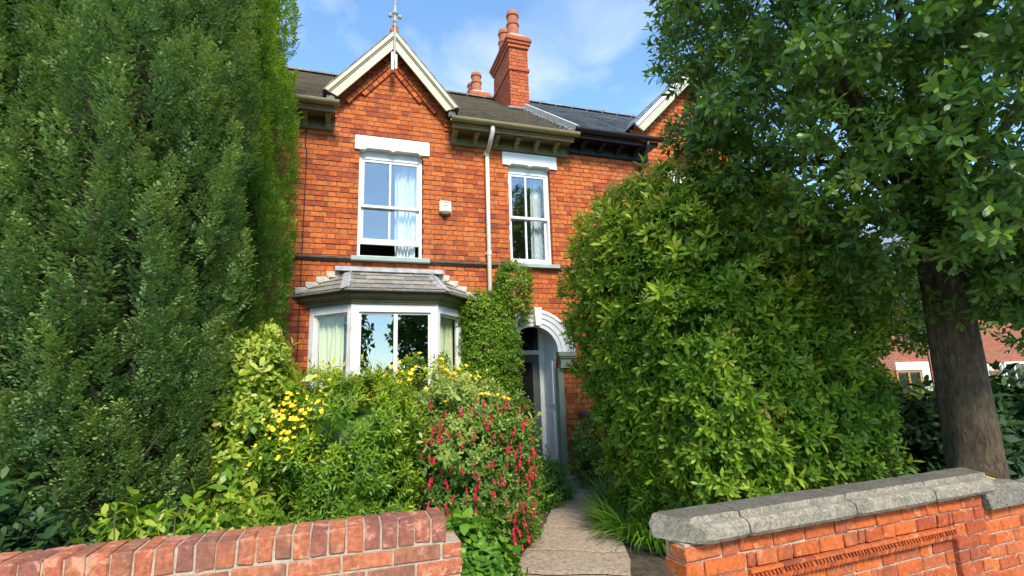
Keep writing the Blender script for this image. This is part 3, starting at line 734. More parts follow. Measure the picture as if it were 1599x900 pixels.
for sg in (-1, 1):
    x0 = ACX + sg * (AR - 0.03); x1 = ACX + sg * (AR + 0.27)
    xa, xb = min(x0, x1), max(x0, x1)
    m = MB()
    for (d, za, zb) in ((0.12, 1.86, 1.925), (0.10, 1.83, 1.86), (0.075, 1.70, 1.83), (0.09, 1.675, 1.70)): m.box(xa + 0.12 - d, xb - 0.12 + d, D - d, D + 0.02, za, zb)
    build(m, 'capital', 'sage_paint', house)
    xj = ACX + sg * AR
    m = MB(); m.box(min(xj - sg * 0.015, xj + sg * 0.075), max(xj - sg * 0.015, xj + sg * 0.075), D - 0.02, D + 0.12, 0.22, 1.675); m.box(min(xj - sg * 0.03, xj + sg * 0.1), max(xj - sg * 0.03, xj + sg * 0.1), D - 0.04, D + 0.122, 0.06, 0.219)
    build(m, 'door_jamb', 'sage_paint', house)
    # panelled porch side
    m = MB(); yy0, yy1 = D + 0.125, 8.28
    m.box(min(xj - sg * 0.005, xj + sg * 0.1), max(xj - sg * 0.005, xj + sg * 0.1), yy0, yy1, 0.06, 2.6)
    for za, zb in ((0.2, 1.0), (1.1, 1.8)): m.box(min(xj - sg * 0.02, xj), max(xj - sg * 0.02, xj), yy0 + 0.1, yy1 - 0.1, za, zb)
    build(m, 'porch_side', 'porch_white', house)
m = MB(); m.box(ACX - 0.5, ACX + 0.5, D + 0.25, 8.4, 2.45, 2.5); build(m, 'porch_ceiling', 'porch_white', house)
m = MB(); m.box(ACX - AR, ACX - AR + 0.09, 8.2, 8.3, 0.06, 2.45); m.box(ACX + AR - 0.09, ACX + AR, 8.2, 8.3, 0.06, 2.45); m.box(ACX - AR + 0.09, ACX + AR - 0.09, 8.19, 8.3, 1.93, 2.0)
door_frame = build(m, 'door_frame', 'porch_white', house)
m = MB(); m.box(ACX - AR + 0.09, ACX + AR - 0.09, 8.24, 8.25, 2.0, 2.45); build(m, 'fanlight', 'dark_glass', house)
m = MB(); x0, x1 = ACX - AR + 0.092, ACX + AR - 0.092
m.box(x0, x0 + 0.11, 8.235, 8.28, 0.07, 1.928); m.box(x1 - 0.11, x1, 8.235, 8.28, 0.07, 1.928); m.box(x0 + 0.11, x1 - 0.11, 8.235, 8.28, 0.07, 0.75); m.box(x0 + 0.11, x1 - 0.11, 8.236, 8.28, 1.80, 1.928)
door = build(m, 'door', 'door_paint', house)
m = MB(); m.box(x0 + 0.105, x1 - 0.105, 8.262, 8.268, 0.74, 1.81); build(m, 'door_pane', 'dark_glass', door)
m = MB(); m.chbox((x0 + 0.15, 8.225, 0.2), (1, 0, 0), (0, 1, 0), (0, 0, 1), x1 - x0 - 0.3, 0.012, 0.4, 0.008); build(m, 'door_panel', 'door_paint', door)
m = MB(); m.lathe((x0 + 0.06, 8.2, 1.0), [(0.005, -0.03), (0.03, -0.01), (0.03, 0.01), (0.005, 0.03)], 10); build(m, 'door_knob', 'iron_finial', door)
m = MB(); m.chbox((ACX - 0.55, 7.34, -0.02), (1, 0, 0), (0, 1, 0), (0, 0, 1), 0.5, 0.26, 0.075, 0.008, 0.002); m.chbox((ACX - 0.045, 7.345, -0.02), (1, 0, 0), (0, 1, 0), (0, 0, 1), 0.62, 0.255, 0.075, 0.008, 0.002)
build(m, 'door_step', 'stone_step', house)
m = MB(); m.box(ACX - AR, ACX + AR, D + 0.001, 8.25, -0.02, 0.058); build(m, 'porch_floor', 'terracotta', house)

# ---------------------------------------------------------------- eaves
def eaves(x0, x1, mat, mat2, parent, brackets, dz=0.0, end_caps=True, proj=0.36):
    """projecting boxed eaves: frieze board, soffit, scroll brackets and gutter"""
    z = dz
    m = MB(); pr = [(0.0, 5.262 + z), (-0.03, 5.265 + z), (-0.045, 5.285 + z), (-0.045, 5.30 + z), (-0.022, 5.31 + z), (-0.022, 5.455 + z), (0.0, 5.455 + z)]
    m.prism([(x0, D - 0.002 + y, zz) for y, zz in pr], (x1 - x0, 0, 0), None); fz = build(m, 'frieze_board', mat, parent)
    m = MB(); m.box(x0 - 0.02, x1 + 0.02, D - proj + 0.07, D - 0.003, 5.456 + z, 5.476 + z); build(m, 'soffit', mat, parent)
    m = MB(); pr = [(-proj + 0.068, 5.42 + z), (-proj + 0.045, 5.42 + z), (-proj + 0.045, 5.455 + z), (-proj + 0.02, 5.465 + z), (-proj + 0.02, 5.50 + z), (-proj + 0.068, 5.50 + z)]
    m.prism([(x0 - 0.02, D + y, zz) for y, zz in pr], (x1 - x0 + 0.04, 0, 0), None); build(m, 'fascia', mat2, parent)
    n = 9; m = MB(); rings = []
    for x in (x0 - 0.06, x1 + 0.08):
        cy, cz, r = D - proj - 0.035, 5.545 + z, 0.062
        outer = [(x, cy + r * math.cos(t), cz + r * math.sin(t)) for t in [math.pi + math.pi * i / n for i in range(n + 1)]]
        inner = [(x, cy + (r - 0.008) * math.cos(t), cz + (r - 0.008) * math.sin(t)) for t in [2 * math.pi - math.pi * i / n for i in range(n + 1)]]
        rings.append(outer + inner)
    m.sweep(rings, None, True, True); build(m, 'gutter', mat2, parent, smooth=False)
    for bxx in brackets:
        m = MB(); w = 0.072
        pr = [(0.0, 0.0), (-0.03, 0.0), (-0.055, 0.03), (-0.05, 0.055), (-0.075, 0.065), (-0.12, 0.075), (-0.15, 0.10), (-0.19, 0.095), (-0.225, 0.12), (-0.23, 0.155), (0.0, 0.155)]
        m.prism([(bxx - w / 2, D - 0.022 + y, 5.3 + z + zz) for y, zz in pr], (w, 0, 0), None); build(m, 'bracket', mat2, parent)
eaves(1.53, 3.56, 'olive_paint', 'olive_light', house, [1.58, 1.93, 2.28, 2.63, 2.98, 3.33])
eaves(HX0, -0.25, 'olive_paint', 'olive_light', house, [-1.35, -1.0, -0.65, -0.33])
# roof planes (main slope) ridge
RY, RZ = 11.0, 8.28; EY, EZZ = 7.22, 5.53
def main_roof(x0, x1, mat, parent, wid, rows, dz, ridge_mat, gap=None):
    m = MB(); t = 0.03
    if gap:
        ga, gb_ = gap; ym = 7.95; zm = EZZ + dz + (RZ - EZZ) * (ym - EY) / (RY - EY)
        m.add([(x0, EY, EZZ + dz), (ga, EY, EZZ + dz), (ga, RY, RZ + dz), (x0, RY, RZ + dz), (gb_, EY, EZZ + dz), (x1, EY, EZZ + dz), (x1, RY, RZ + dz), (gb_, RY, RZ + dz), (ga, ym, zm), (gb_, ym, zm), (x1, 2 * RY - EY, EZZ + dz), (x0, 2 * RY - EY, EZZ + dz)],
              [(0, 1, 2, 3), (4, 5, 6, 7), (8, 9, 7, 2), (3, 6, 10, 11)])
        rf = build(m, 'roof', mat, parent, norm=False)
        slate_plane((x0, EY, EZZ + dz), (ga, EY, EZZ + dz), (ga, RY, RZ + dz), (x0, RY, RZ + dz), rows, wid, rf, mat, 'tiling', 0.003, False, 0.01)
        slate_plane((gb_, EY, EZZ + dz), (x1, EY, EZZ + dz), (x1, RY, RZ + dz), (gb_, RY, RZ + dz), rows, wid, rf, mat, 'tiling', 0.003, False, 0.01)
        slate_plane((ga, ym, zm), (gb_, ym, zm), (gb_, RY, RZ + dz), (ga, RY, RZ + dz), int(rows * (RY - ym) / (RY - EY)), wid, rf, mat, 'tiling', 0.003, False, 0.01)
        return ridge(rf, x0, x1, dz, ridge_mat)
    m.add([(x0, EY, EZZ + dz), (x1, EY, EZZ + dz), (x1, RY, RZ + dz), (x0, RY, RZ + dz), (x1, 2 * RY - EY, EZZ + dz), (x0, 2 * RY - EY, EZZ + dz)], [(0, 1, 2, 3), (3, 2, 4, 5)])
    rf = build(m, 'roof', mat, parent)
    slate_plane((x0, EY, EZZ + dz), (x1, EY, EZZ + dz), (x1, RY, RZ + dz), (x0, RY, RZ + dz), rows, wid, rf, mat, 'tiling', 0.003, False, 0.01)
    return ridge(rf, x0, x1, dz, ridge_mat)
def ridge(rf, x0, x1, dz, ridge_mat):
    x = x0
    while x < x1 - 0.05:
        m = MB(); L = min(0.44, x1 - x)
        rings = [[(xx, RY + 0.13 * math.cos(t), RZ + dz - 0.02 + (0.085 + e_) * math.sin(t)) for t in [math.pi * i / 6 for i in range(7)]] for xx, e_ in ((x, 0.0), (x + L - 0.03, 0.0), (x + L - 0.03, 0.02), (x + L - 0.002, 0.02))]
        m.sweep(rings, None, False, False); build(m, 'ridge_tile', ridge_mat, rf); x += L
    return rf
roof = main_roof(HX0, 3.54, 'roof_tile', house, 0.165, 46, 0, 'roof_tile', gap=(-0.27, 1.49))
# gable roof behind the bargeboards
GZ, GY = 6.96, 7.38
gr = MB(); hw = 1.0
for sg in (-1, 1):
    gr.add([(GAB_X, GY, GZ), (GAB_X + sg * hw, GY, GZ - 1.17 * hw), (GAB_X + sg * hw, 8.0, GZ - 1.17 * hw), (GAB_X, 9.4, GZ)], [(0, 1, 2, 3)])
    gr.add([(GAB_X, GY, GZ + .04), (GAB_X + sg * (hw + 0.03), GY, GZ + .04 - 1.17 * (hw + .03)), (GAB_X + sg * (hw + 0.03), 8.0, GZ + .04 - 1.17 * (hw + .03)), (GAB_X, 9.4, GZ + .04)], [(0, 1, 2, 3)])
gable_roof = build(gr, 'gable_roof', 'roof_tile', house)
for sg in (-1, 1):                      # tile edges along the verge
    for k in range(13):
        s0 = 0.03 + k * 0.118; u = Vector((sg * math.cos(gs), 0, -math.sin(gs))); w = Vector((sg * math.sin(gs), 0, math.cos(gs)))
        o = Vector((GAB_X, GY - 0.02, GZ + 0.02)) + u * s0
        m = MB(); m.obox(o, u, (0, 1, 0), w, 0.114, 0.3, 0.022 + 0.008 * (k % 2)); build(m, 'verge_tile', 'roof_tile', gable_roof)
for sg in (-1, 1):                      # bargeboards: board, moulding, lower edge bead
    u = Vector((sg * math.cos(gs), 0, -math.sin(gs))); w = Vector((-sg * math.sin(gs), 0, -math.cos(gs))); nn = Vector((0, 1, 0))
    top = Vector((GAB_X, GY, GZ + 0.015))
    def plank(o_w, h, y0, th, L):
        p = [top + u * 0 + w * o_w, top + u * L + w * o_w, top + u * (L) + w * (o_w + h), top + w * (o_w + h)]
        # mitre at the apex: vertical cut
        q = []
        for (su, ow) in ((0, o_w), (L, o_w), (L - 0.25 * h, o_w + h), (0, o_w + h)):
            s_ = ow * math.tan(math.pi / 2 - gs) * -1 if su == 0 else su
            pt = top + u * (ow * math.sin(gs) / math.cos(gs) if su == 0 else su) + w * ow
            q.append((pt.x, GY + y0, pt.z))
        m.prism(q, (0, th, 0), None)
    L = 1.52
    m = MB(); plank(0.0, 0.185, 0.0, 0.03, L); bb = build(m, 'bargeboard', 'cream_paint', house)
    m = MB(); plank(0.0, 0.05, -0.03, 0.03, L + 0.01); build(m, 'moulding', 'cream_paint', bb)
    m = MB(); plank(0.055, 0.018, -0.014, 0.014, L + 0.005); build(m, 'moulding', 'olive_light', bb)
    m = MB(); pt = top + u * L
    m.box(min(pt.x - sg * 0.13, pt.x - sg * 0.02), max(pt.x - sg * 0.13, pt.x - sg * 0.02), GY + 0.03, D - 0.005, pt.z - 0.16, pt.z - 0.03); build(m, 'board_end', 'black_paint', bb)
# finial and pendant
m = MB(); m.tube([(GAB_X, GY - 0.05, 6.42), (GAB_X, GY - 0.05, 7.1)], 0.02, 8)
m.lathe((GAB_X, GY - 0.05, 7.1), [(0.03, 0), (0.035, 0.03), (0.022, 0.06), (0.022, 0.11), (0.05, 0.15), (0.03, 0.19), (0.018, 0.23), (0.018, 0.32), (0.026, 0.34), (0.016, 0.36), (0.012, 0.5), (0.02, 0.52), (0.01, 0.54), (0.006, 0.75), (0.001, 0.95)], 10)
fin = build(m, 'finial', 'iron_finial', house)
for sg in (-1, 1):
    m = MB(); m.lathe((GAB_X + sg * 0.075, GY - 0.05, 7.21), [(0.002, -0.035), (0.025, -0.025), (0.035, 0), (0.025, 0.025), (0.002, 0.035)], 10); m.tube([(GAB_X, GY - 0.05, 7.21), (GAB_X + sg * 0.05, GY - 0.05, 7.21)], 0.012, 6); build(m, 'finial_ball', 'iron_finial', fin)
m = MB(); m.box(GAB_X - 0.05, GAB_X - 0.012, GY - 0.08, GY - 0.0, 6.26, 6.56); m.box(GAB_X + 0.006, GAB_X + 0.04, GY - 0.06, GY - 0.0, 6.30, 6.54); build(m, 'pendant', 'white_paint', fin)
m = MB(); m.tube([(GAB_X, GY, GZ + 0.07), (GAB_X, 9.4, GZ + 0.07)], 0.07, 10); build(m, 'ridge_tile', 'terracotta', gable_roof)
# downpipe
m = MB(); m.tube([(2.14, D - 0.37, 5.50), (2.14, D - 0.37, 5.40), (2.13, D - 0.25, 5.27), (2.125, D - 0.07, 5.16)], 0.036, 10); pt_ = build(m, 'swan_neck', 'pipe_paint', house, smooth=True)
m = MB(); m.tube([(2.125, D - 0.065, 5.18), (2.12, D - 0.065, 4.0), (2.13, D - 0.065, 0.1)], 0.034, 10); dp = build(m, 'downpipe', 'pipe_paint', house, smooth=True)
for zc in (5.12, 3.45):
    m = MB(); m.tube([(2.122, D - 0.065, zc), (2.122, D - 0.065, zc + 0.07)], 0.042, 10); m.box(2.07, 2.175, D - 0.03, D + 0.0, zc + 0.02, zc + 0.05); build(m, 'pipe_collar', 'pipe_paint', dp)
# thin cables
m = MB(); m.tube([(-0.62, D - 0.012, 5.26), (-0.635, D - 0.012, 5.0), (-0.61, D - 0.012, 4.9), (-0.615, D - 0.012, 0.3)], 0.007, 5); build(m, 'cable', 'black_plastic', house)

# ---------------------------------------------------------------- chimney stack
def stack(parent, x0, x1, y0, y1, zb, zt, pots, mat):
    m = MB(); m.box(x0 + 0.01, x1 - 0.01, y0 + 0.01, y1 - 0.01, zb, zt + 0.01); ch = build(m, 'chimney', 'mortar_house', parent)
    big = MB()
    lay_ = []
    faces = [(lambda u, z, n: (x0 + u, y0 - n, z), x1 - x0), (lambda u, z, n: (x0 - n, y1 - u, z), y1 - y0), (lambda u, z, n: (x1 + n, y0 + u, z), y1 - y0)]
    for fn, L in faces:
        for (u0, u1, a, b) in brick_layout(zb, zt, lambda z: [(0, L)], course=0.08):
            j = random.gauss(0, 0.002)
            big.add([fn(u0, a, -0.03), fn(u1, a, -0.03), fn(u1, b, -0.03), fn(u0, b, -0.03), fn(u0, a, j), fn(u1, a, j), fn(u1, b, j), fn(u0, b, j)], [(4, 5, 6, 7), (0, 1, 5, 4), (1, 2, 6, 5), (2, 3, 7, 6), (3, 0, 4, 7)])
    o = build(big, 'brickwork', mat, ch); tag(o, kind='stuff')
    def cap(z, h, d):
        q = MB(); q.chbox((x0 - d, y0 - d, z), (1, 0, 0), (0, 1, 0), (0, 0, 1), x1 - x0 + 2 * d, y1 - y0 + 2 * d, h, 0.006); build(q, 'oversail_course', mat, ch)
    cap(zt - 0.55, 0.075, 0.03)
    cap(zt + 0.011, 0.07, 0.03); cap(zt + 0.085, 0.07, 0.06); cap(zt + 0.16, 0.07, 0.085); cap(zt + 0.235, 0.07, 0.04)
    q = MB(); q.chbox((x0 + 0.03, y0 + 0.03, zt + 0.306), (1, 0, 0), (0, 1, 0), (0, 0, 1), x1 - x0 - 0.06, y1 - y0 - 0.06, 0.1, 0.04, 0.006); build(q, 'flaunching', 'lime_mortar', ch)
    for (px, py, h, r) in pots:
        q = MB(); q.lathe((px, py, zt + 0.38), [(r * 1.05, 0), (r * 1.0, h * 0.35), (r * 0.95, h * 0.5), (r * 1.12, h * 0.52), (r * 1.12, h * 0.58), (r * 0.93, h * 0.6), (r * 0.9, h * 0.82), (r * 1.1, h * 0.85), (r * 1.1, h * 0.9), (r * 0.98, h), (r * 0.78, h), (r * 0.7, h * 0.8)], 16)
        build(q, 'chimney_pot', 'terracotta', ch)
    return ch
stack(roof, 3.27, 3.70, 9.62, 10.85, 7.0, 8.78, [(3.47, 9.9, 0.72, 0.135), (3.47, 10.55, 0.72, 0.135)], 'chimney_brick')
stack(roof, 3.3, 3.8, 13.2, 14.2, 7.0, 9.55, [(3.52, 13.5, 0.68, 0.15), (3.5, 13.95, 0.62, 0.14)], 'chimney_brick')
# verge over the party wall: mortar fillet, soakers
vd = Vector((0, RY - EY, RZ - EZZ)).normalized(); VL = (Vector((0, RY, RZ)) - Vector((0, EY, EZZ))).length
m = MB(); m.obox((3.575, EY, EZZ + 0.05), vd, (1, 0, 0), vd.cross(Vector((1, 0, 0))) * -1, VL, 0.06, 0.11); build(m, 'verge_fillet', 'lime_mortar', roof)
for k in range(44):
    s0 = 0.02 + k * 0.1; o = Vector((3.50, EY, EZZ)) + vd * s0
    m = MB(); m.obox(o, vd, (1, 0, 0), vd.cross(Vector((1, 0, 0))) * -1, 0.07, 0.072, 0.05 + random.uniform(0, 0.02)); build(m, 'soaker', 'lead' if k % 2 else 'roof_tile', roof)
m = MB(); m.obox((3.2, 9.55, 7.27), (1, 0, 0), vd, vd.cross(Vector((1, 0, 0))) * -1, 0.55, 0.12, 0.03); build(m, 'lead_flashing', 'lead', roof)
# aerial clutter on the ridge behind
# alarm box
al = empty('alarm_box', (1.433, D, 4.07), 'cream burglar alarm box on the brick wall beside the upper window', 'alarm box')
m = MB(); m.chbox((1.338, D - 0.075, 4.105), (1, 0, 0), (0, 1, 0), (0, 0, 1), 0.19, 0.072, 0.19, 0.014); m.lathe((1.433, D - 0.04, 4.075), [(0.03, 0), (0.055, 0.02), (0.075, 0.045)], 12); build(m, 'cover', 'cream_plastic', al)
m = MB(); m.lathe((1.433, D - 0.04, 4.045), [(0.01, 0), (0.03, 0.008), (0.035, 0.03)], 10); build(m, 'strobe', 'black_plastic', al)
m = MB(); m.box(1.375, 1.49, D - 0.079, D - 0.074, 4.262, 4.274); build(m, 'vent_slot', 'grey_print', al)
for i in range(5):
    m = MB(); m.box(1.392 + i * 0.017, 1.404 + i * 0.017, D - 0.0775, D - 0.074, 4.2, 4.217); build(m, 'print_mark', 'grey_print', al)
# ceiling pendant lamps seen in the upper room

# ================================================================= NEIGHBOUR
nb = empty('neighbour_house', (6.0, D, 0), 'red brick neighbouring house with black eaves, slate roof and pale gable board', 'house')
NX0, NX1 = 3.604, 8.6; NGX = 6.12
def nsolid(z):
    if z < 5.45: iv = [(NX0, NX1)]
    else:
        h = min(max(0, (7.22 - z) / 1.02), 1.25)
        if h < 0.05: return []
        iv = [(NGX - h, NGX + h)]
    if 3.35 < z < 5.03: iv = cut(iv, 5.65, 6.6); 
    if 0.7 < z < 2.6: iv = cut(iv, 5.2, 7.1)
    return iv
m = MB(); z = 0
while z < 7.1:
    for a, b in nsolid(z + 0.04): m.box(a, b, D + 0.009, D + 0.24, z, z + 0.08)
    z += 0.08
nw_ = build(m, 'wall', 'mortar_house', nb)
lay_bricks(brick_layout(0, 7.1, nsolid), P_front, 'brick_house', nw_, 160, lambda b: abs(b[0] - 4.3) * 0.6 + abs(b[2] - 4.95) + (3 if b[2] < 4.3 or b[2] > 5.4 else 0))
m = MB(); m.box(NX0, NX0 + 0.2, D + 0.25, 13.5, 0, 5.3); m.box(NX1 - 0.2, NX1, D + 0.005, 13.5, 0, 5.3); build(m, 'side_walls', 'brick_bay', nb)
eaves(3.62, 5.2, 'black_paint', 'black_paint', nb, [3.85, 4.2, 4.55, 4.9], dz=0.1)
nroof = main_roof(3.66, NX1, 'roof_slate', nb, 0.26, 26, 0.08, 'roof_slate', gap=(5.15, 7.1))
for sg in (-1, 1):
    gs2 = math.atan(1.02); u = Vector((sg * math.cos(gs2), 0, -math.sin(gs2))); w = Vector((-sg * math.sin(gs2), 0, -math.cos(gs2)))
    top = Vector((NGX, GY, 7.27)); m = MB()
    m.prism([top, top + u * 1.8, top + u * 1.76 + w * 0.2, top + Vector((0, 0, -0.2 / math.cos(gs2)))], (0, 0.03, 0), None); bb = build(m, 'bargeboard', 'cream_paint', nb)
    m = MB(); q = top + Vector((0, -0.03, 0.0)); m.prism([q, q + u * 1.81, q + u * 1.8 + w * 0.06, q + Vector((0, 0, -0.06 / math.cos(gs2)))], (0, 0.03, 0), None); build(m, 'moulding', 'white_paint', bb)
    m = MB(); m.add([top + Vector((0, 0, 0.03)), top + u * 1.83 + Vector((0, 0, 0.03)), top + u * 1.83 + Vector((0, 0.7, 0.03)), top + Vector((0, 2.4, 0.03))], [(0, 1, 2, 3)]); build(m, 'gable_roof', 'roof_slate', nb)
    for k in range(15):
        m = MB(); m.obox(top + u * (0.02 + 0.12 * k) + Vector((0, -0.01, 0.02)), u, (0, 1, 0), -w, 0.116, 0.3, 0.022 + 0.006 * (k % 2)); build(m, 'verge_tile', 'roof_slate', nb)
m = MB(); m.tube([(4.98, D - 0.38, 5.6), (4.98, D - 0.38, 5.5), (5.0, D - 0.07, 5.2), (5.0, D - 0.07, 0.1)], 0.036, 8); build(m, 'downpipe', 'black_paint', nb, smooth=True)
for (a, b, c, d) in ((5.65, 6.6, 3.35, 5.03), (5.2, 7.1, 0.7, 2.6)):
    m = MB(); y = D + 0.06; f = 0.07
    m.box(a, a + f, y, y + 0.1, c, d); m.box(b - f, b, y, y + 0.1, c, d); m.box(a + f, b - f, y + .001, y + 0.1, d - f, d); m.box(a + f, b - f, y + .001, y + 0.1, c, c + f); m.box(a + f, b - f, y + 0.002, y + 0.09, (c + d) / 2 - 0.03, (c + d) / 2 + 0.03)
    w_ = build(m, 'window', 'white_paint', nb); m = MB(); m.box(a + f, b - f, y + 0.05, y + 0.055, c + f, d - f); build(m, 'pane', 'dark_glass', w_)
    m = MB(); m.box(a - 0.08, b + 0.08, D - 0.028, D + 0.1, d, d + 0.22); build(m, 'lintel', 'white_stone', nb)
# low boundary wall between the two doors
bw = empty('boundary_wall', (3.62, 7.2, 0), 'low brick boundary wall with rounded stone cap beside the doorway', 'wall')
m = MB(); m.box(3.555, 3.685, 6.75, 7.585, 0, 0.93); bwo = build(m, 'core', 'mortar_house', bw)
k = 0; zz = 0.0
while zz < 0.9:
    y = 6.74 - (0.11 if k % 2 else 0)
    while y < 7.57:
        a, b = max(y, 6.742), min(y + 0.223, 7.58)
        if b - a > 0.03:
            m = MB(); m.chbox((3.545, a, zz), (1, 0, 0), (0, 1, 0), (0, 0, 1), 0.15, b - a, 0.07, 0.004); build(m, 'brick', 'brick_house', bwo, origin=(3.62, a, zz))
        y += 0.232
    zz += 0.08; k += 1
m = MB(); rings = [[(3.62 + 0.1 * math.cos(t), yy, 0.935 + 0.075 * max(-0.15, math.sin(t))) for t in [math.pi * 2 * i / 14 for i in range(14)]] for yy in (6.7, 6.72, 7.58)]
m.sweep(rings, None); build(m, 'coping', 'coping_stone', bw, smooth=True)

# ================================================================= FAR HOUSES (right, beyond the trunk)
def far_house(x0, x1, y, zoff, label, wins, tall):
    fh = empty('terraced_house', ((x0 + x1) / 2, y, 0), label, 'house', 'far brick terrace beyond the tree')
    m = MB(); m.box(x0, x1, y, y + 7, -0.12, tall); w = build(m, 'wall', 'brick_far', fh)
    m = MB(); m.prism([(x0 - 0.1, y - 0.3, tall + 0.001), (x0 - 0.1, y + 7.3, tall + 0.001), (x0 - 0.1, y + 3.5, tall + 2.6)], (x1 - x0 + 0.2, 0, 0), None); build(m, 'roof', 'roof_slate', fh)
    for (a, b, c, d, frame, nm) in wins:
        m = MB(); f = 0.09; yy = y - 0.06
        m.box(a, a + f, yy, y + 0.05, c, d); m.box(b - f, b, yy, y + 0.05, c, d); m.box(a + f, b - f, yy + 0.002, y + 0.05, d - f, d); m.box(a + f, b - f, yy + 0.002, y + 0.05, c, c + f)
        for q in range(1, nm + 1):
            xx = a + (b - a) * q / (nm + 1); m.box(xx - 0.05, xx + 0.05, yy + 0.004, y + 0.05, c + f, d - f)
        wo_ = build(m, 'window', frame, fh); m = MB(); m.box(a + f, b - f, y - 0.02, y - 0.012, c + f, d - f); build(m, 'pane', 'dark_glass' if nm else 'glass', wo_)
        if frame != 'white_paint':
            m = MB(); m.box(a - 0.02, b + 0.02, y - 0.1, y + 0.01, d + 0.002, d + 0.32); m.box(b + 0.003, b + 0.45, y - 0.1, y + 0.01, c, d + 0.32); build(m, 'surround', 'white_paint', wo_)
    return fh
FY = 15.0
far_house(17.0, 22.9, FY, 0, 'brick terraced house with wooden framed window seen left of the tree trunk',
          [(20.9, 22.3, -0.1, 1.52, 'wood_frame', 1), (18.3, 19.9, 0.0, 1.7, 'white_paint', 1)], 6.0)
far_house(23.0, 33.0, FY, 0, 'brick terraced house with white bay frames seen right of the tree trunk',
          [(26.3, 27.4, -0.1, 1.7, 'white_paint', 0), (27.5, 29.6, 0.2, 1.75, 'white_paint', 2)], 6.2)

# ================================================================= FRONT WALLS
lw = empty('garden_wall', (-0.8, 2.65, 0), 'low red brick garden wall with upright brick coping left of the path', 'wall')
LX1, LY, LT = 0.555, 2.557, 0.2
m = MB(); m.box(-3.0, LX1 - 0.008, LY + 0.007, LY + LT - 0.007, 0, 0.727); m.box(-3.0, 0.47, LY + 0.006, LY + LT - 0.006, 0.727, 0.836); lcore = build(m, 'mortar', 'mortar_pale', lw)
x = 0.478; k = 0
while x > -3.0:
    w = random.uniform(0.063, 0.070); hh = random.uniform(0.102, 0.108)
    m = MB(); m.chbox((x - w, LY - random.uniform(0.0, 0.004), 0.738), (1, 0, 0), (0, 1, 0.0), (0, 0, 1), w, LT + random.uniform(-0.006, 0.01), hh, 0.003 if random.random() < 0.6 else 0.007, 0.0016)
    build(m, 'coping_brick', 'brick_left', lw, origin=(x - w / 2, LY + 0.1, 0.79)); x -= w + random.uniform(0.0055, 0.009); k += 1
zz = 0.727 - 0.065; k = 0
while zz > -0.02:
    x = LX1; i = 0
    while x > -3.0:
        L = 0.092 if (k % 2 == 0 and i == 0) else random.uniform(0.207, 0.213)
        m = MB(); m.chbox((x - L, LY - random.uniform(0, 0.003), zz), (1, 0, 0), (0, 1, 0), (0, 0, 1), L, LT if i == 0 else 0.1, 0.064, 0.004, 0.0013)
        build(m, 'brick', 'brick_left', lw, origin=(x - L / 2, LY + 0.05, zz)); x -= L + 0.0105; i += 1
    zz -= 0.0755; k += 1

rw = empty('stone_capped_wall', (2.7, 2.3, 0), 'orange brick garden wall with thick weathered grey stone coping right of the path', 'wall')
RA = math.atan2(0.155, 2.33); RU = Vector((math.cos(RA), math.sin(RA), 0)); RN = Vector((math.sin(RA), -math.cos(RA), 0)); RO = Vector((1.61, 2.2, 0)); UP = Vector((0, 0, 1))
def rp(u, n, z): return RO + RU * u + RN * n + UP * z
RL = 2.36; RTZ = 0.80
# coping stones: lofted weathered profile
prof = [(-0.185, 0.0), (-0.06, -0.004), (-0.034, -0.006), (-0.030, -0.030), (0.008, -0.036), (0.03, -0.056), (0.034, -0.098), (0.018, -0.118), (-0.05, -0.12), (-0.19, -0.12), (-0.205, -0.06)]
stones = [(0.0, 0.29), (0.298, 1.055), (1.063, 1.745), (1.753, RL)]
for si, (a, b) in enumerate(stones):
    nseg = max(5, int((b - a) / 0.035)); rings = []
    for i in range(nseg + 1):
        u = a + (b - a) * i / nseg; ring = []
        e_ = 0.003 if i in (0, nseg) else 0
        for q, (n, z) in enumerate(prof):
            sk = (0.62 * (n + 0.0)) if si == 0 and i == 0 else (0.62 * n * max(0, 1 - i / 6)) if si == 0 else 0
            if si == len(stones) - 1: sk = -0.5 * n * max(0, 1 - (nseg - i) / 6)
            chip = random.gauss(0, 0.0013) + 0.0012 * math.sin(13 * u + q)
            ring.append(rp(u + sk, n + chip - e_ * (1 if n > 0 else -1), RTZ - 0.0 + z + random.gauss(0, 0.0007) - (e_ if z > -0.05 else -e_)))
        rings.append(ring)
    m = MB(); m.sweep(rings, None, True, True); cs_ = build(m, 'coping_stone', 'coping_weathered', rw, origin=tuple(rp((a + b) / 2, -0.1, RTZ))); cs_.data.materials.append(MATS['coping_top'])
    for pi_, pl in enumerate(cs_.data.polygons):
        if pi_ < nseg * len(prof) and pi_ % len(prof) in (0, 1, 10): pl.material_index = 1
m = MB()
m.obox(rp(-0.05, -0.17, 0), RU, RN, UP, RL + 0.0, 0.10, RTZ - 0.122); rcore = build(m, 'mortar', 'mortar_right', rw)
m = MB(); m.obox(rp(-0.052, -0.18, 0.0), RU, RN, UP, 0.37, 0.138, RTZ - 0.124); m.obox(rp(2.0, -0.18, 0.0), RU, RN, UP, 0.302, 0.138, RTZ - 0.124); m.obox(rp(0.2, -0.18, RTZ - 0.26), RU, RN, UP, 1.9, 0.137, 0.135); build(m, 'pier_mortar', 'mortar_right', rw)
FN = -0.03                              # brick face offset
course = 0.0755; zz = RTZ - 0.124 - course; k = 0
def rbrick(u0, u1, z, n, h=0.066, dep=0.1, ch=0.005):
    m = MB(); m.chbox(rp(u0, n - dep + random.uniform(-0.003, 0.003), z), RU, RN, UP, u1 - u0, dep, h, ch, 0.0016)
    build(m, 'brick', 'brick_right', rw, origin=tuple(rp((u0 + u1) / 2, n - 0.05, z)))
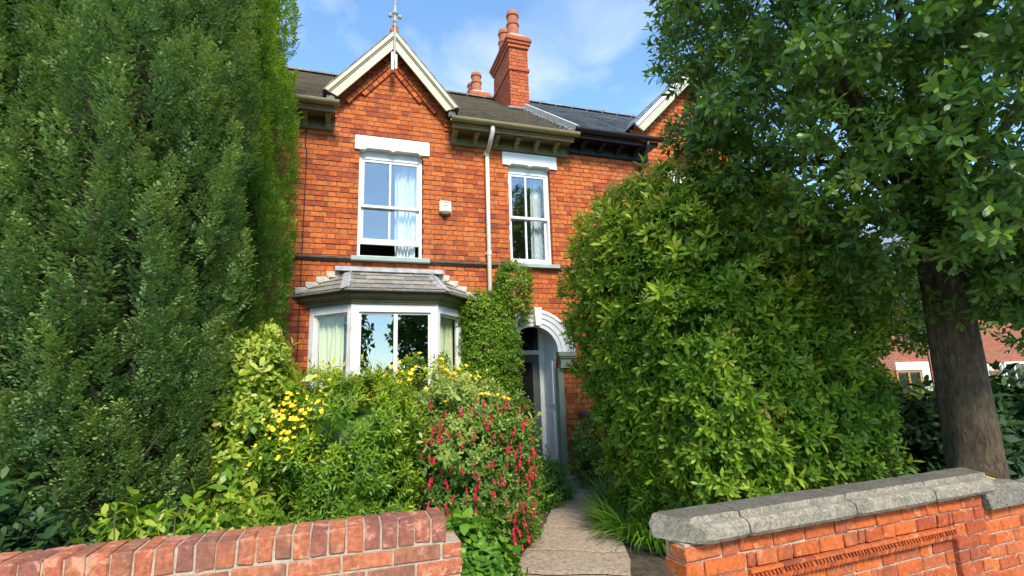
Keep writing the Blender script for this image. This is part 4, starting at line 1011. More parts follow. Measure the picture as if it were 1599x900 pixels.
while zz > -0.03:
    # left pier
    us = [-0.06, 0.155, 0.26, 0.37] if k % 2 == 0 else [-0.06, 0.05, 0.265, 0.37]
    if k >= 1:
        us = [-0.06, 0.155, 0.315] if k % 2 == 0 else [-0.06, 0.05, 0.315]
    us2 = [1.985, 2.09, 2.305] if k % 2 == 0 else [1.985, 2.2, 2.305]
    for row in ([us] if k >= 1 else []) + ([us2] if k >= 1 else []):
        for a, b in zip(row, row[1:]): rbrick(a, b - 0.01, zz, FN, dep=0.15)
    if k == 0:
        u = -0.06; i = 0
        while u < 2.3:
            L = (0.215, 0.103, 0.215, 0.215)[i % 4]; b = min(u + L, 2.295)
            if b - u > 0.03: rbrick(u, b, zz, FN, dep=0.12)
            u += L + 0.0105; i += 1
    else:
        n = FN if k == 1 else FN - 0.03
        if k != 2:
            u = 0.318 + (0 if k % 2 else -0.11); i = 0
            while u < 1.975:
                L = (0.05, 0.135, 0.1, 0.18, 0.18, 0.103)[i % 6] if k == 1 else (0.215, 0.103)[i % 2] if random.random() < 0.7 else 0.215
                a, b = max(u, 0.318), min(u + L, 1.975)
                if b - a > 0.03: rbrick(a, b, zz, n, dep=0.1)
                u += L + 0.0105; i += 1
        else:                            # moulded chevron band
            u = 0.318
            while u < 1.97:
                L = min(0.22, 1.975 - u)
                m = MB(); m.obox(rp(u, FN - 0.09, zz), RU, RN, UP, L - 0.004, 0.092, 0.066); m.obox(rp(u, FN - 0.02, zz + 0.052), RU, RN, UP, L - 0.004, 0.034, 0.017)
                q = 0.005
                while q < L - 0.025:
                    for sz in (0, 1):
                        z0 = zz + 0.003 + 0.024 * sz; dx = 0.012 if sz == 0 else -0.012; x0 = q + (0 if sz == 0 else 0.012)
                        m.add([rp(u + x0, FN, z0), rp(u + x0 + 0.016, FN, z0), rp(u + x0 + dx + 0.016, FN, z0 + 0.022), rp(u + x0 + dx, FN, z0 + 0.022),
                               rp(u + x0 + 0.004, FN + 0.014, z0), rp(u + x0 + 0.012, FN + 0.014, z0), rp(u + x0 + dx + 0.012, FN + 0.014, z0 + 0.022), rp(u + x0 + dx + 0.004, FN + 0.014, z0 + 0.022)],
                              [(4, 5, 6, 7), (0, 1, 5, 4), (1, 2, 6, 5), (2, 3, 7, 6), (3, 0, 4, 7)])
                    q += 0.026
                build(m, 'moulded_brick', 'brick_right', rw, origin=tuple(rp(u, FN, zz))); u += L
    zz -= course; k += 1
# the lower wall carrying on to the right
nw2 = empty('lower_garden_wall', (4.8, 2.4, 0), 'lower brick garden wall with bowed grey coping at the right edge', 'wall')
m = MB(); m.obox(rp(2.32, -0.19, 0), RU, RN, UP, 2.5, 0.12, 0.56); lw2 = build(m, 'mortar', 'mortar_right', nw2)
zz = 0.565 - course; k = 0
while zz > -0.03:
    u = 2.312 - (0 if k % 2 else 0.1)
    while u < 4.7:
        a = max(u, 2.312); b = u + 0.205
        if b - a > 0.03:
            m = MB(); m.chbox(rp(a, FN - 0.13, zz), RU, RN, UP, b - a, 0.1, 0.066, 0.005, 0.0016); build(m, 'brick', 'brick_right', nw2, origin=tuple(rp(a, FN - 0.1, zz)))
        u += 0.2155
    zz -= course; k += 1
for i in range(4):
    u0 = 2.33 + i * 0.62; rings = []
    for j in range(9):
        u = u0 + 0.61 * j / 8; bow = 0.035 * math.sin(math.pi * j / 8)
        rings.append([rp(u, n + random.gauss(0, 0.002), z + (bow if z > 0.6 else 0)) for n, z in ((-0.2, 0.575), (-0.2, 0.64), (-0.13, 0.675), (-0.06, 0.665), (-0.01, 0.63), (0.0, 0.575))])
    m = MB(); m.sweep(rings, None); build(m, 'coping_stone', 'coping_stone', nw2, origin=tuple(rp(u0, 0, 0.6)))
hs = MB(); hs.tube([rp(2.40 + 0.05 * i, -0.13 + 0.02 * math.sin(i), 0.705 + 0.03 * math.sin(i * 0.55)) for i in range(9)], 0.008, 6)
o = build(hs, 'hose', 'hose_yellow', origin=tuple(rp(2.6, -0.1, 0.7)), smooth=True); tag(o, 'thin yellow hose lying on the lower coping at the right edge', 'hose')

# ================================================================= FOLIAGE
def leaf_tmpl(L, W, fold=0.25, droop=0.15, prof=(0.75, 1.0)):
    """8-vertex leaf along +Y, face up +Z"""
    a, b = 0.33, 0.7; w1, w2 = W * prof[0] / 2, W * prof[1] / 2
    def zc(t): return -droop * L * t * t
    v = [(0, 0, 0), (-w1, a * L, zc(a) + fold * w1), (w1, a * L, zc(a) + fold * w1), (0, a * L, zc(a)), (-w2, b * L, zc(b) + fold * w2), (w2, b * L, zc(b) + fold * w2), (0, b * L, zc(b)), (0, L, zc(1))]
    f = [(0, 2, 3), (0, 3, 1), (3, 2, 5, 6), (1, 3, 6, 4), (6, 5, 7), (4, 6, 7)]
    return np.array(v, float), f
def leaf_flat(L, W, droop=0.1, prof=(0.75, 1.0), cup=0.0):
    """6-vertex rounded leaf bending along its length"""
    a, b = 0.3, 0.7; w1, w2 = W * prof[0] / 2, W * prof[1] / 2
    zc = lambda t: -droop * L * t * t + 0.12 * L * t * (1 - t)
    v = [(0, 0, 0), (-w1, a * L, zc(a)), (w1, a * L, zc(a)), (-w2, b * L, zc(b)), (w2, b * L, zc(b)), (0, L, zc(1))]
    return np.array(v, float), [(0, 2, 1), (1, 2, 4, 3), (3, 4, 5)]
def leaf_lo(L, W, fold=0.3, droop=0.1):
    v = [(0, 0, 0), (-W / 2, 0.55 * L, fold * W / 2), (0, 0.55 * L, -droop * L * 0.3), (W / 2, 0.55 * L, fold * W / 2), (0, L, -droop * L)]
    return np.array(v, float), [(0, 2, 1), (0, 3, 2), (1, 2, 4), (2, 3, 4)]
def rotm(axis, a):
    return np.array(Matrix.Rotation(a, 3, axis))
class Tm:                               # template: verts, faces, tint
    def __init__(s): s.v = []; s.f = []; s.t = []; s.n = 0
    def add(s, v, f, t):
        s.v.append(v); s.f += [tuple(i + s.n for i in q) for q in f]; s.t.append(np.full(len(v), t) if np.isscalar(t) else t); s.n += len(v)
    def done(s): s.v = np.concatenate(s.v); s.t = np.concatenate(s.t); return s
def shoot(n, L, W, h, elev0=15, elev1=65, lf=leaf_flat, tipt=0.35, jit=0.12, stem=True, **kw):
    """leafy shoot along +Z; lower leaves spread, upper ones stand up"""
    T = Tm(); az = random.uniform(0, 6.28)
    for i in range(n):
        t = (i + 0.5) / n; az += 2.4 + random.uniform(-0.35, 0.35)
        el = R_(elev0 + (elev1 - elev0) * t ** 1.3 + random.uniform(-14, 14)); s = (0.75 + 0.35 * math.sin(math.pi * min(1, t + 0.15))) * random.uniform(0.8, 1.15)
        v, f = lf(L * s, W * s, droop=random.uniform(-0.05, 0.3), **kw)
        v = v @ rotm('Y', random.uniform(-0.4, 0.4)).T @ rotm('X', el).T @ rotm('Z', az).T + np.array([0, 0, h * t])
        T.add(v, f, random.uniform(-jit, jit) + tipt * (t ** 2))
    if stem:
        w = 0.02 * h + 0.0012
        T.add(np.array([(-w, 0, 0), (w, 0, 0), (0, w, 0), (0, 0, h)]), [(0, 1, 3), (1, 2, 3), (2, 0, 3)], 0.1)
    return T.done()
def frond(L, nf, wd, tip=0.35):
    """conifer spray: flat branching fan of scale-leaf fingers, slightly cupped"""
    T = Tm()
    for i in range(nf):
        t = i / (nf - 1); sgn = 1 if i % 2 else -1
        ang = sgn * R_(62 - 50 * t + random.uniform(-10, 10)) if i < nf - 1 else 0
        z0 = L * 0.62 * t; fl = L * (0.42 - 0.1 * t) * random.uniform(0.75, 1.15); w = wd * random.uniform(0.8, 1.2)
        d = np.array([math.sin(ang), random.uniform(-0.25, 0.5), math.cos(ang)]); d /= np.linalg.norm(d)
        p = np.array([0, 0.0, z0]); s_ = np.cross(d, [random.uniform(-.3, .3), 1, random.uniform(-.3, .3)]); s_ /= np.linalg.norm(s_)
        q = np.cross(s_, d)
        v = np.array([p, p + d * fl * 0.7 + s_ * w + q * w * 0.4, p + d * fl + q * w * 0.9, p + d * fl * 0.7 - s_ * w + q * w * 0.4])
        T.add(v, [(0, 1, 2, 3)], np.array([0.0, 0.12, tip, 0.12]) + random.uniform(-0.08, 0.08))
    return T.done()
def blade(L, W, bend, n=5):
    v = []; f = []
    for i in range(n + 1):
        t = i / n; a = bend * t; w = W * (1 - t ** 2.2) / 2 + 0.0004
        y = L * (math.sin(a) / bend if bend else t) * 1.0; z = L * ((1 - math.cos(a)) / bend if bend else 0)
        v += [(-w, z, y), (w, z, y)]
    for i in range(n): f.append((2 * i, 2 * i + 1, 2 * i + 3, 2 * i + 2))
    T = Tm(); T.add(np.array(v), f, np.repeat(np.linspace(0, 0.3, n + 1), 2)); return T.done()
def frames(dirs, roll=None):
    n = len(dirs); d = dirs / (np.linalg.norm(dirs, axis=1, keepdims=True) + 1e-9)
    r = rng.normal(size=(n, 3)); x = np.cross(r, d); x /= (np.linalg.norm(x, axis=1, keepdims=True) + 1e-9); y = np.cross(d, x)
    return np.stack([x, y, d], axis=2)
def frames_face(dirs, nrm):             # y axis of the template faces nrm
    d = dirs / (np.linalg.norm(dirs, axis=1, keepdims=True) + 1e-9)
    y = nrm - (nrm * d).sum(1, keepdims=True) * d; y /= (np.linalg.norm(y, axis=1, keepdims=True) + 1e-9); x = np.cross(y, d)
    return np.stack([x, y, d], axis=2)
def scatter(name, mat, parent, templates, pos, fr, scale, tint, extra=None):
    """one mesh made of copies of the templates"""
    pick = rng.integers(0, len(templates), len(pos)); VV = []; TT = []; loops = []; tot = []; base = 0
    b = np.array(base_of(parent)) if parent is not None else np.zeros(3)
    for ti, T in enumerate(templates):
        ix = np.where(pick == ti)[0]
        if len(ix) == 0: continue
        V = np.einsum('nij,vj->nvi', fr[ix], T.v) * scale[ix][:, None, None] + pos[ix][:, None, :]
        t = np.clip(tint[ix][:, None] + T.t[None], 0, 1)
        nv = len(T.v); sizes = np.array([len(f) for f in T.f]); flat = np.concatenate([np.array(f) for f in T.f])
        loops.append((flat[None] + (base + np.arange(len(ix)) * nv)[:, None]).ravel()); tot.append(np.tile(sizes, len(ix)))
        VV.append(V.reshape(-1, 3)); TT.append(t.ravel()); base += nv * len(ix)
    if extra is not None:
        V, F, t = extra; sizes = np.array([len(f) for f in F]); flat = np.concatenate([np.array(f) for f in F]); loops.append(flat + base); tot.append(sizes); VV.append(V); TT.append(np.full(len(V), t)); base += len(V)
    V = (np.concatenate(VV) - b).astype(np.float32); T_ = np.concatenate(TT).astype(np.float32); lo = np.concatenate(loops).astype(np.int32); to = np.concatenate(tot).astype(np.int32)
    me = bpy.data.meshes.new(name); me.vertices.add(len(V)); me.vertices.foreach_set('co', V.ravel()); me.loops.add(len(lo)); me.loops.foreach_set('vertex_index', lo)
    me.polygons.add(len(to)); st = np.zeros(len(to), np.int32); st[1:] = np.cumsum(to)[:-1]; me.polygons.foreach_set('loop_start', st); me.polygons.foreach_set('loop_total', to)
    me.update(calc_edges=True); me.validate()
    at = me.attributes.new('tint', 'FLOAT', 'POINT'); at.data.foreach_set('value', T_)
    me.materials.append(MATS[mat])
    return link(name, me, parent)
def rdirs(n):
    v = rng.normal(size=(n, 3)); return v / np.linalg.norm(v, axis=1, keepdims=True)
def core_mesh(c, rad, power, s, lump=0.08, tint=0.05):
    V = []; F = []; nu, nv = 26, 16
    for j in range(nv + 1):
        ph = -math.pi / 2 + math.pi * j / nv
        for i in range(nu):
            th = 2 * math.pi * i / nu; d = np.array([math.cos(ph) * math.cos(th), math.cos(ph) * math.sin(th), math.sin(ph)])
            r = 1 / (np.sum(np.abs(d) ** power)) ** (1 / power) * s * (1 + lump * math.sin(5 * th + 3 * ph) * math.cos(4 * ph))
            V.append(np.array(c) + d * r * np.array(rad))
    for j in range(nv):
        for i in range(nu): F.append((j * nu + i, j * nu + (i + 1) % nu, (j + 1) * nu + (i + 1) % nu, (j + 1) * nu + i))
    V = np.array(V); V[:, 2] = np.maximum(V[:, 2], 0.01)
    return V, F, tint
CAMP = np.array([0, 0, CAM_Z])
def clumps(c, rad, K, power=2.0, inner=0.0, zmin=0.05, back=0.5, shape=None, cand=5):
    """evenly spread points over a (super)ellipsoid surface with outward normals"""
    c = np.array(c, float); rad = np.array(rad, float)
    M = K * cand * 14; d = rdirs(M); r = 1 / (np.abs(d) ** power).sum(1) ** (1 / power); q = d * r[:, None]
    n = np.sign(q) * np.abs(q) ** (power - 1) / rad; n /= np.linalg.norm(n, axis=1, keepdims=True)
    e = q * rad; w = r ** 3 / np.maximum(1e-6, (e * n).sum(1)); w /= np.percentile(w, 99)
    p = c + e * (1 - inner * rng.random(M) ** 1.5)[:, None]
    ok = (rng.random(M) < w) & (p[:, 2] > zmin)
    ok &= ~(((n * (CAMP - p)).sum(1) < -0.2) & (rng.random(M) > back))
    p, n = p[ok], n[ok]; P = [0]; used = 1; cur = 1
    while len(P) < K and cur + cand < len(p):
        ix = np.arange(cur, cur + cand); cur += cand
        dd = ((p[ix][:, None] - p[P][None]) ** 2).sum(2).min(1); P.append(ix[dd.argmax()])
    P = np.array(P); p, n = p[P], n[P]
    if shape is not None: p = np.array([shape(x) for x in p])
    return p, n
def spread(P, Nn, per, rc, up=0.5, out=0.5, rand=0.35, flat=1.0):
    """points round every clump centre, facing outwards"""
    n = len(P) * per; Pc = np.repeat(P, per, 0); Nc = np.repeat(Nn, per, 0); rcs = np.repeat(rc * rng.uniform(0.7, 1.25, len(P)), per)
    v = rdirs(n) + 0.9 * Nc; v /= np.linalg.norm(v, axis=1, keepdims=True)
    pos = Pc + v * rcs[:, None] * rng.uniform(0.55, 1.0, n)[:, None] * np.array([1, 1, flat])
    d = v * 0.6 + Nc * out + np.array([0, 0, up]) + rng.normal(size=(n, 3)) * rand
    ct = np.repeat(rng.normal(0, 0.09, len(P)), per)
    return pos, d, ct, v
def stems(parent, base, tips, r, mat='twig', name='stem', seg=5):
    for tp in tips:
        a = Vector(base) + Vector((random.uniform(-.06, .06), random.uniform(-.06, .06), -0.03)); b = Vector(tp); mid = a.lerp(b, 0.5) + Vector((random.uniform(-.08, .08), random.uniform(-.08, .08), 0.06))
        m = MB(); m.tube([a, a.lerp(mid, 0.6), mid, mid.lerp(b, 0.6), b], [r, r * 0.9, r * 0.75, r * 0.55, r * 0.3], seg); build(m, name, mat, parent, smooth=True)
def shrub(name, label, c, rad, mat, tmpl, K, per, rc, tint=0.3, tsd=0.14, sc=(0.8, 1.2), power=2.2, up=0.5, out=0.5, core=0.72, cat='shrub', group=None, nst=5, toptint=0.0, zmin=0.04, back=0.5, shape=None, inner=0.2, flat=1.0, rand=0.35, zfloor=0.015, stray=70, rough=0.1):
    e_ = empty(name, (c[0], c[1], 0), label, cat, group)
    P, Nn = clumps(c, rad, K, power, inner, zmin, back, shape); P = P + Nn * (rng.normal(0, rough, len(P)) * min(rad[0], rad[1]))[:, None]; P[:, 2] = np.maximum(P[:, 2], 0.03); pos, d, ct, v = spread(P, Nn, per, rc, up, out, rand, flat)
    scl = rng.uniform(sc[0], sc[1], len(pos))
    if stray:
        ix = rng.integers(0, len(P), stray); f_ = rng.normal(size=(stray, 3)) * 0.35; dd_ = Nn[ix] * 0.6 + f_ + np.array([0, 0, 0.7])
        pos = np.concatenate([pos, P[ix] + Nn[ix] * rc * 0.9 + f_ * 0.1]); d = np.concatenate([d, dd_]); ct = np.concatenate([ct, np.full(stray, 0.12)]); scl = np.concatenate([scl, rng.uniform(1.2, 1.9, stray)])
    pos[:, 2] = np.maximum(pos[:, 2], zfloor)
    h = (pos[:, 2] - (c[2] - rad[2])) / (2 * rad[2])
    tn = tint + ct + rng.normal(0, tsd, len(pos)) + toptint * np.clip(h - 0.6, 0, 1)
    scatter('foliage', mat, e_, tmpl, pos, frames(d), scl, tn, core_mesh(c, rad, power, core) if core else None)
    if nst: stems(e_, (c[0], c[1], 0), [P[i] for i in rng.choice(len(P), nst, replace=False)], 0.018)
    return e_, P, Nn

# ---------------------------------------------------------------- conifers
FRONDS = [frond(0.09, 6, 0.0082) for _ in range(10)]
def conifer(label, c, r, H, mat, nplume, per, tint, top, fr_sc=1.0, zbase=0.15, back=0.22, rb=0.72, zmax=None, lean=(0.06, 0.3), slim=1.0):
    """columnar cypress built from upright plumes, each a branch mass clothed in short sprays"""
    e_ = empty('cypress_tree', (c[0], c[1], 0), label, 'tree')
    m = MB(); m.tube([(c[0], c[1], -0.05), (c[0] + 0.02, c[1], H * 0.3), (c[0], c[1], H * 0.97)], [r * 0.14, r * 0.11, 0.01], 9); build(m, 'trunk', 'bark', e_, smooth=True)
    def rad(z):
        t = z / H; return r * min(1, rb + (1 - rb) * min(1, t / 0.22)) * (1 - max(0, (t - 0.45) / 0.55) ** 1.7)
    pos = []; dr = []; nm = []; tn = []; scs = []; CV = []; CF = []; zmax = zmax or H * 0.97
    to_cam = math.atan2(-c[1], -c[0])
    def plume(z, th, depth, L, W, n, tb, big=1.0):
        R = rad(z); o = np.array([math.cos(th), math.sin(th), 0])
        ax = np.array([0, 0, 1.0]) + o * rng.uniform(*lean) + rng.normal(0, 0.07, 3); ax /= np.linalg.norm(ax)
        b = np.array([c[0], c[1], z]) + o * R * depth - ax * L * 0.5
        prof_ = lambda t: W * (np.sin(np.pi * np.clip(0.10 + 0.88 * t, 0, 1)) ** 0.75 * (1.08 - 0.42 * t) + 0.012)
        ph = rng.random() * 6
        lobe = lambda t, an: 1 + 0.16 * np.sin(t * 24 + ph) + 0.2 * np.sin(an * 3 + t * 13 + ph)
        e1 = np.cross(ax, [0.3, 0.8, 0.1]); e1 /= np.linalg.norm(e1); e2 = np.cross(ax, e1)
        t = rng.random(n) ** 0.8; a0 = math.atan2(o @ e2, o @ e1); an = a0 + rng.normal(0, 1.05, n)
        v = np.cos(an)[:, None] * e1 + np.sin(an)[:, None] * e2
        p = b + ax * (t * L)[:, None] + v * (prof_(t) * lobe(t, an) * rng.uniform(0.25, 0.95, n) ** 0.7)[:, None]
        ok = p[:, 2] > 0.04
        pos.append(p[ok]); dr.append((ax * 0.85 + v * rng.uniform(0.3, 0.8, n)[:, None] + rng.normal(size=(n, 3)) * 0.16)[ok]); nm.append(v[ok])
        tn.append((tb + rng.normal(0, 0.07, n) + 0.34 * t ** 1.5)[ok]); scs.append((rng.uniform(0.75, 1.2, n) * fr_sc * big)[ok])  # tint rises along the plume, painting lit tips into the leaf colour
    k = 0; done = 0
    while done < nplume:
        k += 1; z = zbase + (zmax - zbase) * ((k * 0.618034 + 0.05 * rng.random()) % 1.0); th = to_cam + ((k * 0.7548777 + 0.05 * rng.random()) % 1.0 * 2 - 1) * math.pi; f = rad(z) / r
        if rng.random() > f ** 0.9 + 0.08: continue
        dth = abs((th - to_cam + math.pi) % (2 * math.pi) - math.pi)
        if dth > 2.0 and rng.random() > back: continue
        done += 1; q = 0.75 + 0.25 * f
        plume(z, th, 0.70 + 0.22 * rng.random(), rng.uniform(0.5, 0.95) * q, rng.uniform(0.095, 0.15) * q * slim, int(per * rng.uniform(0.8, 1.25)), tint + rng.normal(0, 0.06))
    for k in range(int(nplume * 0.55)):      # deeper, sparser plumes that close the gaps
        z = zbase + (zmax - zbase) * ((k * 0.618034 + 0.3) % 1.0); th = to_cam + ((k * 0.7548777 + 0.4) % 1.0 * 2 - 1) * 2.2
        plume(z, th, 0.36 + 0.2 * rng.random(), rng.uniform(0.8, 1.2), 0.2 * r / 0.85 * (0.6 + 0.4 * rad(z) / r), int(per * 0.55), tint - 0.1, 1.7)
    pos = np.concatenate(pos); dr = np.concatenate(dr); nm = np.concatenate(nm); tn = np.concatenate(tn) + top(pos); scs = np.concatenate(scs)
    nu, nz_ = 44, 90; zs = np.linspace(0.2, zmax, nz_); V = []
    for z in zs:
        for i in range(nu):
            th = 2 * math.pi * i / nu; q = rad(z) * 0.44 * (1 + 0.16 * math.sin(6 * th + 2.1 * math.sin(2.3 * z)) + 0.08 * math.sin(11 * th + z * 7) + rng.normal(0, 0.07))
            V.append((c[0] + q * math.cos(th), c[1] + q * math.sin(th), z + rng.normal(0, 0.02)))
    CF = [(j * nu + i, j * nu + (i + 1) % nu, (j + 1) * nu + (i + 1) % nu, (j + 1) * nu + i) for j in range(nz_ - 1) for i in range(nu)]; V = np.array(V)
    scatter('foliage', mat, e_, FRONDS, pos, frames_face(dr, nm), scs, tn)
    im = MB(); im.v = [tuple(q) for q in V]; im.f = CF; build(im, 'inner_growth_shade', 'inner_twig_shade', e_, norm=False)  # dark core of brown inner growth, gives the plume gaps their painted shade
    for k in range(7):
        th = to_cam + random.uniform(-1.1, 1.1); z = random.uniform(0.4, 1.5); q = rad(z)
        a = Vector((c[0] + q * 0.5 * math.cos(th), c[1] + q * 0.5 * math.sin(th), z)); b = a + Vector((math.cos(th) * q * 0.6, math.sin(th) * q * 0.6, random.uniform(0.1, 0.5)))
        m = MB(); m.tube([a, a.lerp(b, 0.5) + Vector((0.03, 0, 0.04)), b], [0.012, 0.008, 0.003], 5); build(m, 'dead_twig', 'twig', e_)
    return e_
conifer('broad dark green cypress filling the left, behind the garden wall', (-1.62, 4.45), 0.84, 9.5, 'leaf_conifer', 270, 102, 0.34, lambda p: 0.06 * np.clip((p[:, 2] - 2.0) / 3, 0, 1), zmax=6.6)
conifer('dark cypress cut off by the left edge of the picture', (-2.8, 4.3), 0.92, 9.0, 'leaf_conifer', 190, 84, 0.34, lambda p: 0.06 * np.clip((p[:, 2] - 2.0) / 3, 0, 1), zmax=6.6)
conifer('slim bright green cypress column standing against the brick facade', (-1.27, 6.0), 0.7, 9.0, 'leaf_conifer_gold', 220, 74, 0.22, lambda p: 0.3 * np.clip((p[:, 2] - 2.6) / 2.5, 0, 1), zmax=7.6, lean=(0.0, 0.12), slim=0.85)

conifer('dark cypress standing behind the gap between the two left cypresses', (-3.0, 6.3), 1.0, 9.0, 'leaf_conifer', 110, 30, 0.2, lambda p: 0.0 * p[:, 2], zmax=7.0, fr_sc=1.4)

# ---------------------------------------------------------------- clipped hedge right of the path
HEDGE_T = [shoot(8, 0.068, 0.022, 0.07, 10, 70, prof=(0.7, 1.0)) for _ in range(8)]
def hedge_shape(p):
    # the path side overhangs higher up, tucks in near the ground
    p = p.copy(); z = p[2]; k = max(0, 1 - z / 1.5)
    k2 = max(0, 1 - z / 3.6)
    if p[0] < 3.4: p[0] += (0.5 * k2 + 0.2 * k) * (3.4 - p[0]) / 1.15
    p[0] += 0.05 * math.sin(2.1 * z + p[1] * 1.3); p[1] += 0.05 * math.sin(1.7 * z + p[0] * 2.2)
    return p
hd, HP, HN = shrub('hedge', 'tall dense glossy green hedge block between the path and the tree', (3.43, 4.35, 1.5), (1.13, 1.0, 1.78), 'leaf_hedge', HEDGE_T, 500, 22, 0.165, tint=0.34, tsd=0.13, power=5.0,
                   up=0.35, out=0.55, core=0.66, cat='hedge', nst=0, toptint=0.95, back=0.3, sc=(0.6, 1.4), shape=hedge_shape, inner=0.06, rand=0.4, stray=160, rough=0.04)  # high toptint paints a sunlit top into the hedge's leaf colour
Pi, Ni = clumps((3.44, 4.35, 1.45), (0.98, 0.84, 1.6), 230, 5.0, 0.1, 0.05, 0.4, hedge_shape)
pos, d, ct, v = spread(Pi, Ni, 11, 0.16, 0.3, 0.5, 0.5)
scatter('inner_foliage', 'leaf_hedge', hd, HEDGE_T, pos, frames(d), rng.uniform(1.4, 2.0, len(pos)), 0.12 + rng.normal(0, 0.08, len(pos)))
stems(hd, (3.2, 4.3, 0), [(2.7, 3.9, 1.0), (3.6, 4.0, 1.2), (3.9, 4.4, 1.1), (2.9, 4.7, 1.3)], 0.03)
for k in range(26):                     # odd brown leaves
    i = rng.integers(len(HP)); p = HP[i] + HN[i] * 0.15
    v, f = leaf_tmpl(0.07, 0.03); me = bpy.data.meshes.new('leaf'); me.from_pydata([tuple(q) for q in v], [], f); me.materials.append(MATS['dry_leaf'])
    o = link('dry_leaf', me, hd, Vector(p) - base_of(hd)); o.rotation_euler = (random.uniform(-2, 2), random.uniform(-1, 1), random.uniform(0, 6))

# ---------------------------------------------------------------- broadleaf tree at the right
TREE_T = [shoot(9, 0.075, 0.029, 0.11, 5, 72, prof=(0.62, 1.0), tipt=0.3) for _ in range(8)]
tr = empty('broadleaf_tree', (4.72, 2.87, 0), 'glossy evergreen tree with thick grey brown trunk overhanging the stone capped wall', 'tree')
TX, TY = 4.72, 2.87
rings = []
for j in range(81):
    z = -0.1 + 3.0 * j / 80; r0 = 0.182 * (1 + 0.3 * math.exp(-(z + 0.1) * 3.0)) * (1 - 0.05 * z) + (0.03 if z > 2.2 else 0) * (z - 2.2)
    cx, cy = TX - 0.01 + 0.005 * z + 0.012 * math.sin(2 * z), TY + 0.02 - 0.02 * z
    rings.append([(cx + r0 * (1 + 0.05 * math.sin(3 * t + z) + 0.03 * math.sin(7 * t - 2 * z) + random.gauss(0, 0.006)) * math.cos(t), cy + r0 * (1 + 0.05 * math.sin(3 * t + z) + random.gauss(0, 0.006)) * math.sin(t), z) for t in [2 * math.pi * i / 40 for i in range(40)]])
m = MB(); m.sweep(rings, None); trunk = build(m, 'trunk', 'bark', tr, smooth=True)
CC, CR = (4.25, 2.5, 4.35), (1.66, 1.72, 2.25)
P1, N1 = clumps(CC, CR, 240, 2.2, 0.25, 1.7, 0.35); P2, N2 = clumps(CC, (1.35, 1.35, 1.6), 70, 2.0, 0.5, 1.9, 0.5)
keep = ~((P1[:, 2] < 2.05) & (P1[:, 0] < 4.1)); P1, N1 = P1[keep], N1[keep]
# leaders poking out on the left against the sky
ex = [(3.1, 3.5, 4.9), (2.95, 3.35, 4.75), (3.25, 3.6, 4.3), (3.3, 3.7, 5.3), (3.25, 3.6, 3.7), (3.1, 3.45, 3.4), (5.6, 2.6, 2.1), (5.9, 3.0, 1.95), (5.3, 2.2, 2.1), (5.0, 3.7, 2.3), (4.9, 3.9, 2.0), (5.3, 4.0, 2.4), (5.5, 3.9, 2.05), (5.2, 3.6, 2.7), (4.7, 3.6, 2.6), (5.7, 3.5, 2.6), (5.8, 4.1, 2.2), (6.3, 3.4, 2.3), (6.6, 3.6, 2.0), (6.2, 3.0, 2.5), (5.1, 4.0, 1.95), (5.35, 3.8, 1.85), (5.6, 4.2, 1.9), (5.0, 4.3, 2.2), (5.5, 4.4, 2.3), (5.9, 4.4, 2.0), (6.5, 4.0, 1.9), (7.0, 3.8, 2.1), (6.1, 4.0, 2.6), (6.8, 3.4, 2.5)] + [(random.uniform(5.3, 7.4), random.uniform(3.9, 4.7), random.uniform(1.75, 2.6)) for _ in range(24)] + [(random.uniform(3.9, 4.9), random.uniform(1.9, 2.6), random.uniform(2.25, 2.75)) for _ in range(16)] + [(random.uniform(4.7, 5.4), random.uniform(2.2, 2.7), random.uniform(1.75, 2.3)) for _ in range(9)] + [(random.uniform(5.8, 8.4), random.uniform(4.0, 5.0), random.uniform(1.95, 3.0)) for _ in range(20)] + [(random.uniform(3.4, 4.6), random.uniform(2.0, 3.6), random.uniform(3.0, 5.2)) for _ in range(30)]
P1 = np.concatenate([P1, np.array(ex)]); N1 = np.concatenate([N1, np.tile([[-0.7, 0.0, 0.5]], (len(ex), 1))])
PA, NA = np.concatenate([P1, P2]), np.concatenate([N1, N2])
pos, d, ct, v = spread(PA, NA, 26, 0.28, 0.35, 0.5, 0.45, 0.85)
ok = pos[:, 2] > 1.5; pos, d, ct = pos[ok], d[ok], ct[ok]
tn = 0.3 + ct + rng.normal(0, 0.13, len(pos)) + 0.2 * np.clip((pos[:, 2] - 3.6) / 2, 0, 1)
scatter('crown', 'leaf_tree', tr, TREE_T, pos, frames(d), rng.uniform(0.75, 1.25, len(pos)), tn)
for k in range(34):
    i = rng.integers(len(PA)); b = Vector(PA[i]); a = Vector((TX, TY - 0.04, random.uniform(2.4, 2.85))); mid = a.lerp(b, 0.45) + Vector((random.uniform(-.15, .15), random.uniform(-.15, .15), 0.2))
    m = MB(); r0 = random.uniform(0.03, 0.07); m.tube([a, a.lerp(mid, 0.5) + Vector((0, 0, .08)), mid, mid.lerp(b, 0.5), b], [r0, r0 * 0.8, r0 * 0.6, r0 * 0.4, r0 * 0.15], 7); build(m, 'branch', 'bark', tr, smooth=True)

